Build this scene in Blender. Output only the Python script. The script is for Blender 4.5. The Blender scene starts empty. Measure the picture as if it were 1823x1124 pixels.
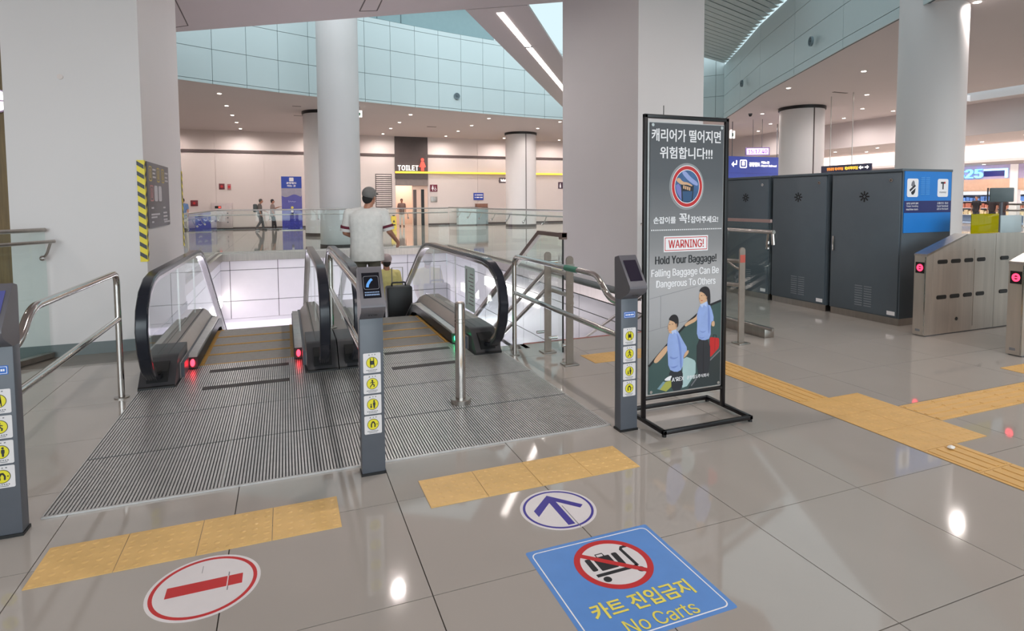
import bpy, bmesh, math, random
from mathutils import Vector, Matrix
from mathutils.geometry import tessellate_polygon
random.seed(7)
C = bpy.context.scene.collection
S = bpy.context.scene
PI = math.pi

# ------------------------------------------------------------------ camera, sky, exposure
cam_d = bpy.data.cameras.new('camera')
cam = bpy.data.objects.new('camera', cam_d); C.objects.link(cam)
cam_d.sensor_fit = 'HORIZONTAL'; cam_d.sensor_width = 36.0
cam_d.lens = 1041.6 / 1823 * 36.0
cam_d.shift_x = -(914.02 - 911.5) / 1823
cam_d.shift_y = (417.67 - 562.0) / 1823
cam_d.clip_start = 0.05; cam_d.clip_end = 200
def cam_matrix(y, p, r, h):
    f = Vector((math.sin(y) * math.cos(p), math.cos(y) * math.cos(p), -math.sin(p)))
    rt = Vector((math.cos(y), -math.sin(y), 0)); dn = f.cross(rt)
    r2 = math.cos(r) * rt + math.sin(r) * dn; d2 = -math.sin(r) * rt + math.cos(r) * dn
    m = Matrix((r2, -d2, -f)).transposed().to_4x4(); m.translation = (0, 0, h)
    return m
cam.matrix_world = cam_matrix(0.3720525, 0.0572064, 0.0058286, 1.5007)
S.camera = cam

w = bpy.data.worlds.new('sky'); S.world = w; w.use_nodes = True
bg = w.node_tree.nodes['Background']; bg.inputs[0].default_value = (0.565, 0.71, 0.755, 1); bg.inputs[1].default_value = 1.12
sun_d = bpy.data.lights.new('overcast_sun', 'SUN'); sun_d.energy = 2.6; sun_d.angle = math.radians(60); sun_d.color = (.86, .95, 1.0)
sun = bpy.data.objects.new('overcast_sun', sun_d); C.objects.link(sun); sun.rotation_euler = (math.radians(68), 0, math.radians(-8)); sun.location = (0, -20, 30)
S.view_settings.view_transform = 'Standard'; S.view_settings.look = 'None'
S.view_settings.exposure = 0.25; S.view_settings.gamma = 1.0; S.view_settings.use_curve_mapping = False
S.cycles.max_bounces = 10; S.cycles.transparent_max_bounces = 24; S.cycles.glossy_bounces = 5
S.cycles.caustics_reflective = False; S.cycles.caustics_refractive = False
S.cycles.sample_clamp_indirect = 6.0
LAMP_W = 122.0          # one ceiling downlight, watts
HC = 5.5               # ceiling height

# ------------------------------------------------------------------ materials
def lin(c):
    return tuple(((v / 255) / 12.92 if v / 255 <= .04045 else ((v / 255 + .055) / 1.055) ** 2.4) for v in c)
MATS = {}
def mat(name, rgb, rough=.5, metal=0, noise=.06, scale=6, spec=.5, emit=0, emitc=None, bump=0, stretch=None, coat=0):
    if name in MATS: return MATS[name]
    m = bpy.data.materials.new(name); m.use_nodes = True; nt = m.node_tree
    b = nt.nodes['Principled BSDF']; c = lin(rgb)
    b.inputs['Roughness'].default_value = rough; b.inputs['Metallic'].default_value = metal
    b.inputs['Specular IOR Level'].default_value = spec; b.inputs['Coat Weight'].default_value = coat
    b.inputs['Base Color'].default_value = (*c, 1)
    if emit:
        b.inputs['Emission Color'].default_value = (*lin(emitc or rgb), 1); b.inputs['Emission Strength'].default_value = emit
    if noise:
        tc = nt.nodes.new('ShaderNodeTexCoord'); n = nt.nodes.new('ShaderNodeTexNoise'); n.inputs['Scale'].default_value = scale
        n.inputs['Detail'].default_value = 4
        if stretch:
            mp = nt.nodes.new('ShaderNodeMapping'); mp.inputs['Scale'].default_value = stretch
            nt.links.new(tc.outputs['Object'], mp.inputs[0]); nt.links.new(mp.outputs[0], n.inputs['Vector'])
        else: nt.links.new(tc.outputs['Object'], n.inputs['Vector'])
        r = nt.nodes.new('ShaderNodeValToRGB')
        lo = tuple(max(0, v * (1 - noise)) for v in c); hi = tuple(min(1, v * (1 + noise)) for v in c)
        r.color_ramp.elements[0].position = .3; r.color_ramp.elements[1].position = .7
        r.color_ramp.elements[0].color = (*lo, 1); r.color_ramp.elements[1].color = (*hi, 1)
        nt.links.new(n.outputs['Fac'], r.inputs[0]); nt.links.new(r.outputs[0], b.inputs['Base Color'])
        if bump:
            bp = nt.nodes.new('ShaderNodeBump'); bp.inputs['Strength'].default_value = bump; bp.inputs['Distance'].default_value = .002
            nt.links.new(n.outputs['Fac'], bp.inputs['Height']); nt.links.new(bp.outputs[0], b.inputs['Normal'])
    MATS[name] = m; return m
def glass_mat(name, tint, refl=1.0):
    m = bpy.data.materials.new(name); m.use_nodes = True; nt = m.node_tree
    for n in list(nt.nodes): nt.nodes.remove(n)
    o = nt.nodes.new('ShaderNodeOutputMaterial'); t = nt.nodes.new('ShaderNodeBsdfTransparent'); g = nt.nodes.new('ShaderNodeBsdfGlossy')
    f = nt.nodes.new('ShaderNodeFresnel'); f.inputs[0].default_value = 1.45; mx = nt.nodes.new('ShaderNodeMixShader')
    k = nt.nodes.new('ShaderNodeMath'); k.operation = 'MULTIPLY'; k.inputs[1].default_value = refl; k.use_clamp = True
    t.inputs[0].default_value = (*tint, 1); g.inputs['Roughness'].default_value = 0.01; g.inputs[0].default_value = (.95, 1, .99, 1)
    ge = nt.nodes.new('ShaderNodeNewGeometry'); iv = nt.nodes.new('ShaderNodeMath'); iv.operation = 'SUBTRACT'; iv.inputs[0].default_value = 1.0
    k2 = nt.nodes.new('ShaderNodeMath'); k2.operation = 'MULTIPLY'
    nt.links.new(ge.outputs['Backfacing'], iv.inputs[1]); nt.links.new(f.outputs[0], k.inputs[0]); nt.links.new(k.outputs[0], k2.inputs[0]); nt.links.new(iv.outputs[0], k2.inputs[1])
    nt.links.new(k2.outputs[0], mx.inputs[0]); nt.links.new(t.outputs[0], mx.inputs[1]); nt.links.new(g.outputs[0], mx.inputs[2])
    nt.links.new(mx.outputs[0], o.inputs[0]); MATS[name] = m; return m
def grad_mat(name, stops, z0, z1, rough=.35):
    m = bpy.data.materials.new(name); m.use_nodes = True; nt = m.node_tree; b = nt.nodes['Principled BSDF']
    b.inputs['Roughness'].default_value = rough
    tc = nt.nodes.new('ShaderNodeTexCoord'); sp = nt.nodes.new('ShaderNodeSeparateXYZ'); mr = nt.nodes.new('ShaderNodeMapRange')
    mr.inputs['From Min'].default_value = z0; mr.inputs['From Max'].default_value = z1
    r = nt.nodes.new('ShaderNodeValToRGB')
    while len(r.color_ramp.elements) < len(stops): r.color_ramp.elements.new(.5)
    for e, (p, c) in zip(r.color_ramp.elements, stops): e.position = p; e.color = (*lin(c), 1)
    nt.links.new(tc.outputs['Object'], sp.inputs[0]); nt.links.new(sp.outputs['Z'], mr.inputs['Value']); nt.links.new(mr.outputs[0], r.inputs[0])
    nt.links.new(r.outputs[0], b.inputs['Base Color']); MATS[name] = m; return m

m_tile = mat('floor_stone', (170, 163, 156), .05, noise=.03, scale=1.3, spec=.62)
m_grout = mat('grout', (96, 90, 85), .7)
m_white = mat('white_paint', (212, 207, 206), .5, noise=.015, scale=.8)
m_ceil = mat('ceiling_paint', (205, 196, 195), .75, noise=.01, scale=.5)
m_wall = mat('wall_panel_white', (216, 204, 199), .45, noise=.015, scale=.5)
m_fascia = mat('fascia_metal', (186, 198, 199), .42, noise=.015, scale=.6)
m_fdark = mat('fascia_backing', (70, 84, 88), .7)
m_upper = mat('upper_wall', (128, 150, 153), .6, noise=.02)
m_slat = mat('slat_grey', (178, 190, 190), .55, noise=.02)
m_void = mat('void_panel_white', (226, 223, 228), .3, noise=.01)
m_dark = mat('dark_grey_metal', (88, 92, 100), .38, noise=.04, scale=9)
m_newel = mat('newel_plastic', (58, 57, 60), .35, noise=.06)
m_rubber = mat('black_rubber', (30, 33, 42), .2, noise=.05)
m_black = mat('black', (14, 13, 14), .4, noise=.05)
m_frame = mat('black_tube', (20, 17, 19), .3, noise=.05)
m_chrome = mat('polished_steel', (205, 200, 196), .12, 1, noise=.03, scale=14)
m_steel = mat('brushed_steel', (176, 170, 164), .3, 1, noise=.08, scale=22, stretch=(1, 1, .08))
m_post = mat('post_steel', (158, 147, 138), .38, .7, noise=.06, scale=12)
m_gate = mat('gate_steel', (196, 186, 176), .3, .72, noise=.09, scale=14, stretch=(1, 1, .06))
m_alu = mat('aluminium', (202, 200, 198), .33, .55, noise=.08, scale=18)
m_groove = mat('groove_dark', (66, 67, 70), .5, .3)
m_deck = mat('deck_steel', (150, 142, 138), .4, .4, noise=.06, scale=8)
m_deckl = mat('deck_light', (172, 164, 160), .34, .4, noise=.05, scale=8)
m_step = mat('step_metal', (150, 144, 138), .45, .35, noise=.08, scale=20)
m_stepy = mat('step_yellow', (190, 142, 52), .5, noise=.12, scale=25)
m_strip = mat('anti_slip', (72, 68, 68), .75, noise=.1, scale=40)
m_yel = mat('tactile_yellow', (222, 182, 116), .5, noise=.06, scale=9)
m_yel2 = mat('tactile_yellow_path', (214, 170, 102), .5, noise=.06, scale=9)
m_bronze = mat('bronze_metal', (118, 98, 92), .35, .7, noise=.05)
m_brownwall = mat('wood_panel', (112, 92, 54), .5, noise=.25, scale=3, stretch=(8, 8, .5))
m_tdark = mat('dark_brown_panel', (78, 68, 66), .45, noise=.04)
m_stripd = mat('dark_brown_strip', (92, 78, 76), .5, noise=.04)
m_ink_w = mat('ink_white', (242, 240, 242), .4, noise=0)
m_ink_k = mat('ink_black', (30, 30, 34), .4, noise=0)
m_ink_r = mat('ink_red', (196, 42, 44), .35, noise=.03)
m_ink_b = mat('ink_indigo', (62, 52, 148), .35, noise=.03)
m_ink_y = mat('ink_yellow', (236, 222, 96), .4, noise=.03)
m_ink_g = mat('ink_grey', (120, 120, 124), .4, noise=0)
m_stk = mat('sticker_white', (224, 219, 220), .3, noise=.02, scale=12)
m_skyblue = mat('sticker_blue', (96, 146, 214), .28, noise=.03, scale=10)
m_navy = mat('navy', (28, 32, 98), .35, noise=.03)
m_cabblue = mat('panel_blue', (28, 124, 208), .4, noise=.02)
m_bluesign = mat('sign_blue', (44, 66, 150), .4, noise=.02, emit=.25, emitc=(44, 66, 150))
m_skin = mat('skin', (176, 124, 100), .5, noise=.05, scale=12)
m_hazy = mat('hazard_yellow', (226, 206, 44), .45, noise=.05)
m_lamp = mat('lamp_glow', (255, 240, 230), .5, noise=0, emit=12, emitc=(255, 238, 226))
m_linear = mat('linear_glow', (255, 246, 240), .5, noise=0, emit=7, emitc=(255, 244, 238))
m_litw = mat('lit_white', (255, 250, 246), .5, noise=0, emit=1.6, emitc=(255, 246, 240))
m_lity = mat('lit_yellow', (250, 206, 70), .5, noise=0, emit=1.0, emitc=(252, 208, 60))
m_litr = mat('lit_red', (255, 80, 66), .5, noise=0, emit=1.0, emitc=(255, 84, 70))
m_litred = mat('safety_red', (255, 40, 60), .4, noise=0, emit=7, emitc=(255, 40, 56))
m_litgreen = mat('safety_green', (60, 255, 170), .4, noise=0, emit=12, emitc=(50, 240, 150))
m_band = mat('cove_glow', (255, 236, 226), .5, noise=0, emit=1.0, emitc=(255, 232, 222))
m_glass = glass_mat('clear_glass', (.965, .99, .985))
m_glass_g = glass_mat('green_glass', (.935, .978, .968))
m_glass_y = glass_mat('yellow_glass', (.8, .78, .1), .5)

# ------------------------------------------------------------------ mesh builder
class M:
    def __init__(s): s.b = bmesh.new()
    def box(s, x0, x1, y0, y1, z0, z1, bev=0):
        if bev:
            t = bmesh.new(); g = bmesh.ops.create_cube(t, size=1)
            for v in t.verts: v.co = Vector(((x0 + x1) / 2 + v.co.x * (x1 - x0), (y0 + y1) / 2 + v.co.y * (y1 - y0), (z0 + z1) / 2 + v.co.z * (z1 - z0)))
            bmesh.ops.bevel(t, geom=t.edges[:], offset=bev, segments=2, profile=.5, affect='EDGES')
            me = bpy.data.meshes.new('tmp'); t.to_mesh(me); t.free(); s.b.from_mesh(me); bpy.data.meshes.remove(me)
        else:
            v = [s.b.verts.new((x, y, z)) for z in (z0, z1) for y in (y0, y1) for x in (x0, x1)]
            for f in ((0, 2, 3, 1), (4, 5, 7, 6), (0, 1, 5, 4), (2, 6, 7, 3), (0, 4, 6, 2), (1, 3, 7, 5)): s.b.faces.new([v[i] for i in f])
        return s
    def prism(s, poly, axis, a, b):
        def P(p, t): return {'x': (t, p[0], p[1]), 'y': (p[0], t, p[1]), 'z': (p[0], p[1], t)}[axis]
        n = len(poly); A = [s.b.verts.new(P(p, a)) for p in poly]; B = [s.b.verts.new(P(p, b)) for p in poly]
        tri = tessellate_polygon([[Vector((p[0], p[1], 0)) for p in poly]])
        if n == 4 and len(tri) == 2:
            s.b.faces.new(A); s.b.faces.new(B[::-1])
        else:
            for t in tri:
                s.b.faces.new([A[i] for i in t]); s.b.faces.new([B[i] for i in t][::-1])
        for i in range(n):
            j = (i + 1) % n
            s.b.faces.new((A[i], A[j], B[j], B[i]))
        return s
    def ring(s, cx, cz, r0, r1, axis, a, b, n=48, sx=1):
        for i in range(n):
            t0, t1 = 2 * PI * i / n, 2 * PI * (i + 1) / n
            q = [(cx + sx * r * math.cos(t), cz + r * math.sin(t)) for r, t in ((r0, t0), (r1, t0), (r1, t1), (r0, t1))]
            s.prism(q, axis, a, b)
        return s
    def disc(s, cx, cz, r, axis, a, b, n=32, sx=1):
        return s.prism([(cx + sx * r * math.cos(2 * PI * i / n), cz + r * math.sin(2 * PI * i / n)) for i in range(n)], axis, a, b)
    def tube(s, path, r, seg=12, cap=True):
        path = [Vector(p) for p in path]; n = len(path); rings = []; u = None
        for i, p in enumerate(path):
            d = ((path[min(i + 1, n - 1)] - path[max(i - 1, 0)])).normalized()
            if u is None: u = d.orthogonal().normalized()
            else: u = (u - d * u.dot(d)).normalized()
            v = d.cross(u); rr = r[i] if isinstance(r, (list, tuple)) else r
            rings.append([s.b.verts.new(p + rr * (math.cos(2 * PI * k / seg) * u + math.sin(2 * PI * k / seg) * v)) for k in range(seg)])
        for a, b in zip(rings, rings[1:]):
            for k in range(seg): s.b.faces.new((a[k], a[(k + 1) % seg], b[(k + 1) % seg], b[k]))
        if cap: s.b.faces.new(rings[0][::-1]); s.b.faces.new(rings[-1])
        return s
    def lathe(s, prof, seg=24, loc=(0, 0, 0)):
        rings = []
        for r, z in prof:
            rings.append([s.b.verts.new((loc[0] + max(r, 1e-4) * math.cos(2 * PI * k / seg), loc[1] + max(r, 1e-4) * math.sin(2 * PI * k / seg), loc[2] + z)) for k in range(seg)])
        for a, b in zip(rings, rings[1:]):
            for k in range(seg): s.b.faces.new((a[k], a[(k + 1) % seg], b[(k + 1) % seg], b[k]))
        s.b.faces.new(rings[0][::-1]); s.b.faces.new(rings[-1]); return s
    def sweep(s, path, x0, x1, th, inset=.008):
        # band of width x0..x1 and thickness th along a (y,z) path
        path = [Vector((p[0], p[1])) for p in path]; n = len(path); rings = []
        for i, p in enumerate(path):
            d = (path[min(i + 1, n - 1)] - path[max(i - 1, 0)]).normalized(); nr = Vector((-d.y, d.x))
            pts = []
            for x, t in ((x0, -.5), (x0, .2), (x0 + inset, .5), (x1 - inset, .5), (x1, .2), (x1, -.5)):
                q = p + nr * t * th; pts.append(s.b.verts.new((x, q.x, q.y)))
            rings.append(pts)
        for a, b in zip(rings, rings[1:]):
            for k in range(6): s.b.faces.new((a[k], a[(k + 1) % 6], b[(k + 1) % 6], b[k]))
        s.b.faces.new(rings[0]); s.b.faces.new(rings[-1][::-1]); return s
    def sphere(s, c, r, seg=12):
        if not isinstance(r, (tuple, list)): r = (r, r, r)
        mt = Matrix.Translation(c) @ Matrix.Diagonal((*r, 1))
        bmesh.ops.create_uvsphere(s.b, u_segments=seg, v_segments=max(6, seg * 2 // 3), radius=1, matrix=mt); return s
    def caps(s, a, b, ra, rb, seg=10):
        a, b = Vector(a), Vector(b)
        if (b - a).length > 1e-5: s.tube([a, b], [ra, rb], seg)
        s.sphere(a, ra, seg); s.sphere(b, rb, seg); return s
    def loft(s, rings, k=1.0, seg=20):
        rr = []
        for cx, cy, z, rx, ry in rings:
            ring = []
            for q in range(seg):
                a = 2 * PI * q / seg; c_, s_ = math.cos(a), math.sin(a)
                e = .82
                ring.append(s.b.verts.new(((cx + rx * math.copysign(abs(c_) ** e, c_)) * k, (cy + ry * math.copysign(abs(s_) ** e, s_)) * k, z * k)))
            rr.append(ring)
        for a, b in zip(rr, rr[1:]):
            for q in range(seg): s.b.faces.new((a[q], a[(q + 1) % seg], b[(q + 1) % seg], b[q]))
        s.b.faces.new(rr[0][::-1]); s.b.faces.new(rr[-1]); return s
    def profile(s, path, sec):
        rr = [[s.b.verts.new((x, y, z + dz)) for x, dz in sec] for y, z in path]; n = len(sec)
        for a, b in zip(rr, rr[1:]):
            for q in range(n): s.b.faces.new((a[q], a[(q + 1) % n], b[(q + 1) % n], b[q]))
        s.b.faces.new(rr[0]); s.b.faces.new(rr[-1][::-1]); return s
    def mesh(s, name, m):
        bmesh.ops.recalc_face_normals(s.b, faces=s.b.faces[:])
        me = bpy.data.meshes.new(name); s.b.to_mesh(me); s.b.free()
        me.materials.append(m)
        me.shade_smooth(); me.set_sharp_from_angle(angle=math.radians(32))
        return me
    def obj(s, name, m, parent=None, loc=None, rotz=0):
        return link(name, s.mesh(name, m), parent, loc, rotz)
def link(name, me, parent=None, loc=None, rotz=0):
    o = bpy.data.objects.new(name, me); C.objects.link(o)
    if parent: o.parent = parent
    if loc: o.location = loc
    if rotz: o.rotation_euler = (0, 0, rotz)
    return o
def thing(name, label, cat, loc=(0, 0, 0), rotz=0, group=None):
    o = bpy.data.objects.new(name, None); C.objects.link(o); o.empty_display_size = .1
    o.location = loc; o.rotation_euler = (0, 0, rotz); return tag(o, label, cat, group)
def tag(o, label, cat, group=None):
    o['label'] = label; o['category'] = cat
    if group: o['group'] = group
    return o
def struct(o): o['kind'] = 'structure'; return o
def root_struct(name): 
    o = bpy.data.objects.new(name, None); C.objects.link(o); return struct(o)
def copy_tree(src, label, loc=None, rotz=None, group=None):
    r = src.copy(); C.objects.link(r); r['label'] = label
    if loc is not None: r.location = loc
    if rotz is not None: r.rotation_euler = (0, 0, rotz)
    if group: r['group'] = group
    for ch in list(src.children):
        c = ch.copy(); C.objects.link(c); c.parent = r
        for g in list(ch.children):
            d = g.copy(); C.objects.link(d); d.parent = c
    return r
try:
    import os
    FONT = bpy.data.fonts.load(os.path.join(bpy.utils.system_resource('DATAFILES'), 'fonts', 'Inter.woff2'))
except Exception:
    FONT = None
def text_mesh(body, m, width=None, height=None, depth=.0006, bold=0.0, spacing=1.0):
    """flat lettering in the XZ plane, centred on the origin, facing -Y"""
    c = bpy.data.curves.new('lettering', 'FONT'); c.body = body; asc = FONT and all(ord(ch) < 128 for ch in body)
    if asc: c.font = FONT
    c.align_x = 'CENTER'; c.offset = 0 if asc else bold; c.resolution_u = 3
    c.space_character = spacing
    o = bpy.data.objects.new('lettering', c); C.objects.link(o)
    bpy.context.view_layer.update()
    me = bpy.data.meshes.new_from_object(o.evaluated_get(bpy.context.evaluated_depsgraph_get()))
    bpy.data.objects.remove(o); bpy.data.curves.remove(c)
    xs = [v.co.x for v in me.vertices]; ys = [v.co.y for v in me.vertices]
    x0, x1, y0, y1 = min(xs), max(xs), min(ys), max(ys)
    sx = width / (x1 - x0) if width else None; sy = height / (y1 - y0) if height else None
    sx = sx or sy; sy = sy or sx
    for v in me.vertices: v.co = Vector(((v.co.x - (x0 + x1) / 2) * sx, 0, (v.co.y - (y0 + y1) / 2) * sy))
    bm = bmesh.new(); bm.from_mesh(me)
    bmesh.ops.dissolve_degenerate(bm, dist=1e-7, edges=bm.edges[:])
    bmesh.ops.triangulate(bm, faces=[f for f in bm.faces if len(f.verts) > 3])
    if bold:
        g0 = bm.faces[:]; ww = bold * (1.3 if asc else .9) * (sx if sx else 1)
        for sg in (-1, 1):
            dd = bmesh.ops.duplicate(bm, geom=g0)
            for e in dd['geom']:
                if isinstance(e, bmesh.types.BMVert): e.co.x += sg * ww; e.co.y += sg * .00025
    if depth > .002:
        r = bmesh.ops.extrude_face_region(bm, geom=bm.faces[:])
        for e in r['geom']:
            if isinstance(e, bmesh.types.BMVert): e.co.y -= depth
        bmesh.ops.recalc_face_normals(bm, faces=bm.faces[:])
    else:                       # flat print: one skin of ink
        bmesh.ops.split_edges(bm, edges=bm.edges[:])     # overlapping strokes must not share one plane
        nf = len(bm.faces)
        for i_, f in enumerate(bm.faces):
            for v in f.verts: v.co.y -= depth + .0002 * i_ / nf
        for f in bm.faces:
            f.normal_update()
            if f.normal.y > 0: f.normal_flip()
    bm.to_mesh(me); bm.free(); me.shade_flat(); me.materials.clear(); me.materials.append(m); return me
def text(name, body, m, parent, loc, width=None, height=None, rot=(0, 0, 0), **k):
    o = link(name, text_mesh(body, m, width, height, **k), parent, loc); o.rotation_euler = rot; return o
FLAT = (-PI / 2, 0, 0)     # lettering lying on a floor, read from -Y

def rounded(x0, x1, z0, z1, r, n=5):
    out = []
    for cx, cz, a in ((x1 - r, z1 - r, 0), (x0 + r, z1 - r, PI / 2), (x0 + r, z0 + r, PI), (x1 - r, z0 + r, 1.5 * PI)):
        out += [(cx + r * math.cos(a + PI / 2 * i / n), cz + r * math.sin(a + PI / 2 * i / n)) for i in range(n + 1)]
    return out
def stroke(pts, wd):
    """closed outline of a polyline with width"""
    pts = [Vector(p) for p in pts]; L, R = [], []
    for i, p in enumerate(pts):
        d = (pts[min(i + 1, len(pts) - 1)] - pts[max(i - 1, 0)]).normalized(); n = Vector((-d.y, d.x)) * wd / 2
        L.append(tuple(p + n)); R.append(tuple(p - n))
    return L + R[::-1]
def arc(c, r, a0, a1, n): return [(c[0] + r * math.cos(math.radians(a0 + (a1 - a0) * i / n)), c[1] + r * math.sin(math.radians(a0 + (a1 - a0) * i / n))) for i in range(n + 1)]

# ================================================================== FLOOR
VOID = [(-1.135, 2.25, 5.42, 6.9), (-1.30, 2.25, 6.9, 18.75), (2.25, 4.9, 5.62, 18.75), (-1.75, -1.30, 9.25, 18.75)]
def in_void(x, y): return any(a < x < b and c < y < d for a, b, c, d in VOID)
def clip(x0, x1, y0, y1):
    xs = sorted({x0, x1, *[v for a, b, _, _ in VOID for v in (a, b) if x0 < v < x1]})
    ys = sorted({y0, y1, *[v for _, _, c, d in VOID for v in (c, d) if y0 < v < y1]})
    return [(xa, xb, ya, yb) for xa, xb in zip(xs, xs[1:]) for ya, yb in zip(ys, ys[1:]) if not in_void((xa + xb) / 2, (ya + yb) / 2)]
fm = M()
for r in clip(-14, 42, -8, 36.6): fm.box(r[0], r[1], r[2], r[3], -.16, -.012)
floor = struct(fm.obj('floor', m_grout))
SX, SY, OX, OY, G = .75, .7545, -1.012, 2.868, .0022
full = M().box(G, SX - G, G, SY - G, -.012, 0).mesh('tile', m_tile)
cells = []
for i in range(-16, 50):
    for j in range(-9, 45):
        x0, y0 = OX + SX * i, OY + SY * j
        cx, cy = x0 + SX / 2, y0 + SY / 2
        if y0 < -3.5 or y0 + SY > 36.4 or x0 < -12 or x0 > 34: continue
        a = math.degrees(math.atan2(cx, cy))
        vis = cy > .6 and -28 < a < 68
        cells.append((not vis, math.hypot(cx, cy), x0, y0))
cells.sort()
rest = M()
for k, (nv, d, x0, y0) in enumerate(cells):
    rs = clip(x0 + G, x0 + SX - G, y0 + G, y0 + SY - G)
    whole = len(rs) == 1 and abs((rs[0][1] - rs[0][0]) - (SX - 2 * G)) < 1e-6 and abs((rs[0][3] - rs[0][2]) - (SY - 2 * G)) < 1e-6
    if k < 296:
        if whole: link('tile', full, floor, (x0, y0, 0))
        elif rs:
            t = M()
            for r in rs: t.box(*r, -.012, 0)
            t.obj('tile', m_tile, floor)
    else:
        for r in rs: rest.box(*r, -.012, 0)
o = rest.obj('paving', m_tile, floor); o['kind'] = 'stuff'
# dark stone border beside the left pillar
M().box(-3.2, -1.30, 6.45, 6.9, .0, .002).obj('border', mat('dark_stone', (120, 112, 104), .2, noise=.05), floor)

# ------------------------------------------------------------------ ceiling with the atrium opening
LEFT = [(-6, 19.9), (-4.4, 20.95), (-2.91, 21.78), (-1.87, 22.28), (-.83, 22.72), (.23, 23.2), (2.3, 23.88), (3.42, 24.19), (5.62, 24.85), (7.77, 25.37), (9.9, 25.8), (12.1, 26.12), (14.5, 26.15), (17, 25.75), (19.2, 24.7), (20.3, 23.4)]
RIGHT = [(20.3, 23.4), (19.86, 22.5), (18.4, 20.1), (16.93, 17.6), (15.63, 15.03), (14.69, 13.1), (13.83, 11.46), (13.27, 10.24), (12.8, 9.25), (11.6, 6.9), (10.2, 4.6), (9.0, 3.0)]
NEAR = [(8.0, 4.4), (6.9, 6.2), (7.4, 7.4), (5.9, 10.46), (-6, 18.34)]
SLOT = [(24.4, 5.0), (26.5, 5.0), (26.5, 15.9), (24.4, 15.9)]
outer = [(-14, -8), (27.4, -8), (27.4, 36.6), (-14, 36.6)]
hole = LEFT + RIGHT[1:] + NEAR
loops = [[Vector((*p, HC)) for p in outer], [Vector((*p, HC)) for p in hole], [Vector((*p, HC)) for p in SLOT]]
allp = [p for l in loops for p in l]
bm = bmesh.new(); vs = [bm.verts.new(p) for p in allp]
for t in tessellate_polygon(loops):
    try: bm.faces.new([vs[i] for i in t])
    except ValueError: pass
for f in bm.faces:
    f.normal_update()
    if f.normal.z > 0: f.normal_flip()
me = bpy.data.meshes.new('ceiling'); bm.to_mesh(me); bm.free(); me.materials.append(m_ceil)
ceil = struct(link('ceiling', me))
t = M()
for pl in (NEAR, ):
    for a, b in zip(pl, pl[1:]):
        t.b.faces.new([t.b.verts.new(q) for q in ((*a, HC), (*b, HC), (*b, HC + 3.3), (*a, HC + 3.3))])
t.b.faces.new([t.b.verts.new(q) for q in ((9.0, 3.0, HC), (8.0, 4.4, HC), (8.0, 4.4, HC + 3.3), (9.0, 3.0, HC + 3.3))])
for a, b in zip(SLOT, SLOT[1:] + SLOT[:1]):
    t.b.faces.new([t.b.verts.new(q) for q in ((*a, HC), (*b, HC), (*b, HC + .25), (*a, HC + .25))])
struct(t.obj('trim_1', m_ceil))
# panel joints of the near soffit
t = M()
for a, b in (((-1.9, 13.4), (-1.925, 15.2)), ((1.594, 12.1), (1.571, 12.84)), ((1.906, 11.99), (1.908, 12.68)), ((-1.925, 15.2), (-2.4, 15.6)), ((1.571, 12.84), (1.908, 12.68))):
    d = Vector((b[0] - a[0], b[1] - a[1])).normalized() * .012; n = Vector((-d.y, d.x))
    t.prism([(a[0] + n.x, a[1] + n.y), (b[0] + n.x, b[1] + n.y), (b[0] - n.x, b[1] - n.y), (a[0] - n.x, a[1] - n.y)], 'z', HC - .004, HC)
t.obj('joint', m_tdark, ceil)
for x0, x1, y0, y1 in ((.4, .75, 26.2, 26.32), (.5, .9, 29.0, 29.1), (7.2, 7.7, 31, 31.15), (19.2, 19.9, 16.2, 16.3)):
    M().box(x0, x1, y0, y1, HC - .01, HC).obj('slot_vent', m_tdark, ceil)

# bridging beam under the skylight with its linear lamp
d = Vector((.5736, .8192)); n = Vector((.8192, -.5736))
def bp(s, o): return (4.2 + d.x * s + n.x * o, 11.66 + d.y * s + n.y * o)
beam = M().prism([bp(-.05, -.66), bp(17.6, -.66), bp(16.6, .66), bp(.0, .66)], 'z', HC, HC + .06).obj('beam', m_ceil); struct(beam)
lt = thing('linear_lamp', 'long white linear lamp set under the diagonal ceiling beam', 'lamp')
for a, b in ((.3, 3.1), (3.2, 17.0)):
    M().prism([bp(a, -.075), bp(b, -.075), bp(b, .075), bp(a, .075)], 'z', HC - .012, HC).obj('diffuser', m_linear, lt)
for a in (3.15, ):
    M().prism([bp(a - .05, -.09), bp(a + .05, -.09), bp(a + .05, .09), bp(a - .05, .09)], 'z', HC - .016, HC).obj('joint', m_dark, lt)

# ------------------------------------------------------------------ fascia of the atrium, panel by panel
def resample(pl, step):
    out = [Vector(pl[0])]; acc = 0
    for a, b in zip(pl, pl[1:]):
        a, b = Vector(a), Vector(b); L = (b - a).length; t = step - acc
        while t <= L: out.append(a + (b - a) * t / L); t += step
        acc = L - (t - step)
    out.append(Vector(pl[-1])); return out
def fascia(name, pl, step, rows, side):
    root = root_struct(name)
    pts = resample(pl, step); bk = M()
    for a, b in zip(pts, pts[1:]):
        dd = (b - a).normalized(); nn = Vector((-dd.y, dd.x)) * side     # outward, away from the void
        for z0, z1 in rows:
            g = dd * .008
            M().prism([tuple(a + g), tuple(b - g), tuple(b - g + nn * .03), tuple(a + g + nn * .03)], 'z', z0 + .008, z1 - .008).obj('panel', m_fascia, root)
        bk.prism([tuple(a + nn * .04), tuple(b + nn * .04), tuple(b + nn * .1), tuple(a + nn * .1)], 'z', HC - .01, rows[-1][1])
    bk.obj('backing', m_fdark, root)
    return root, pts
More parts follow.
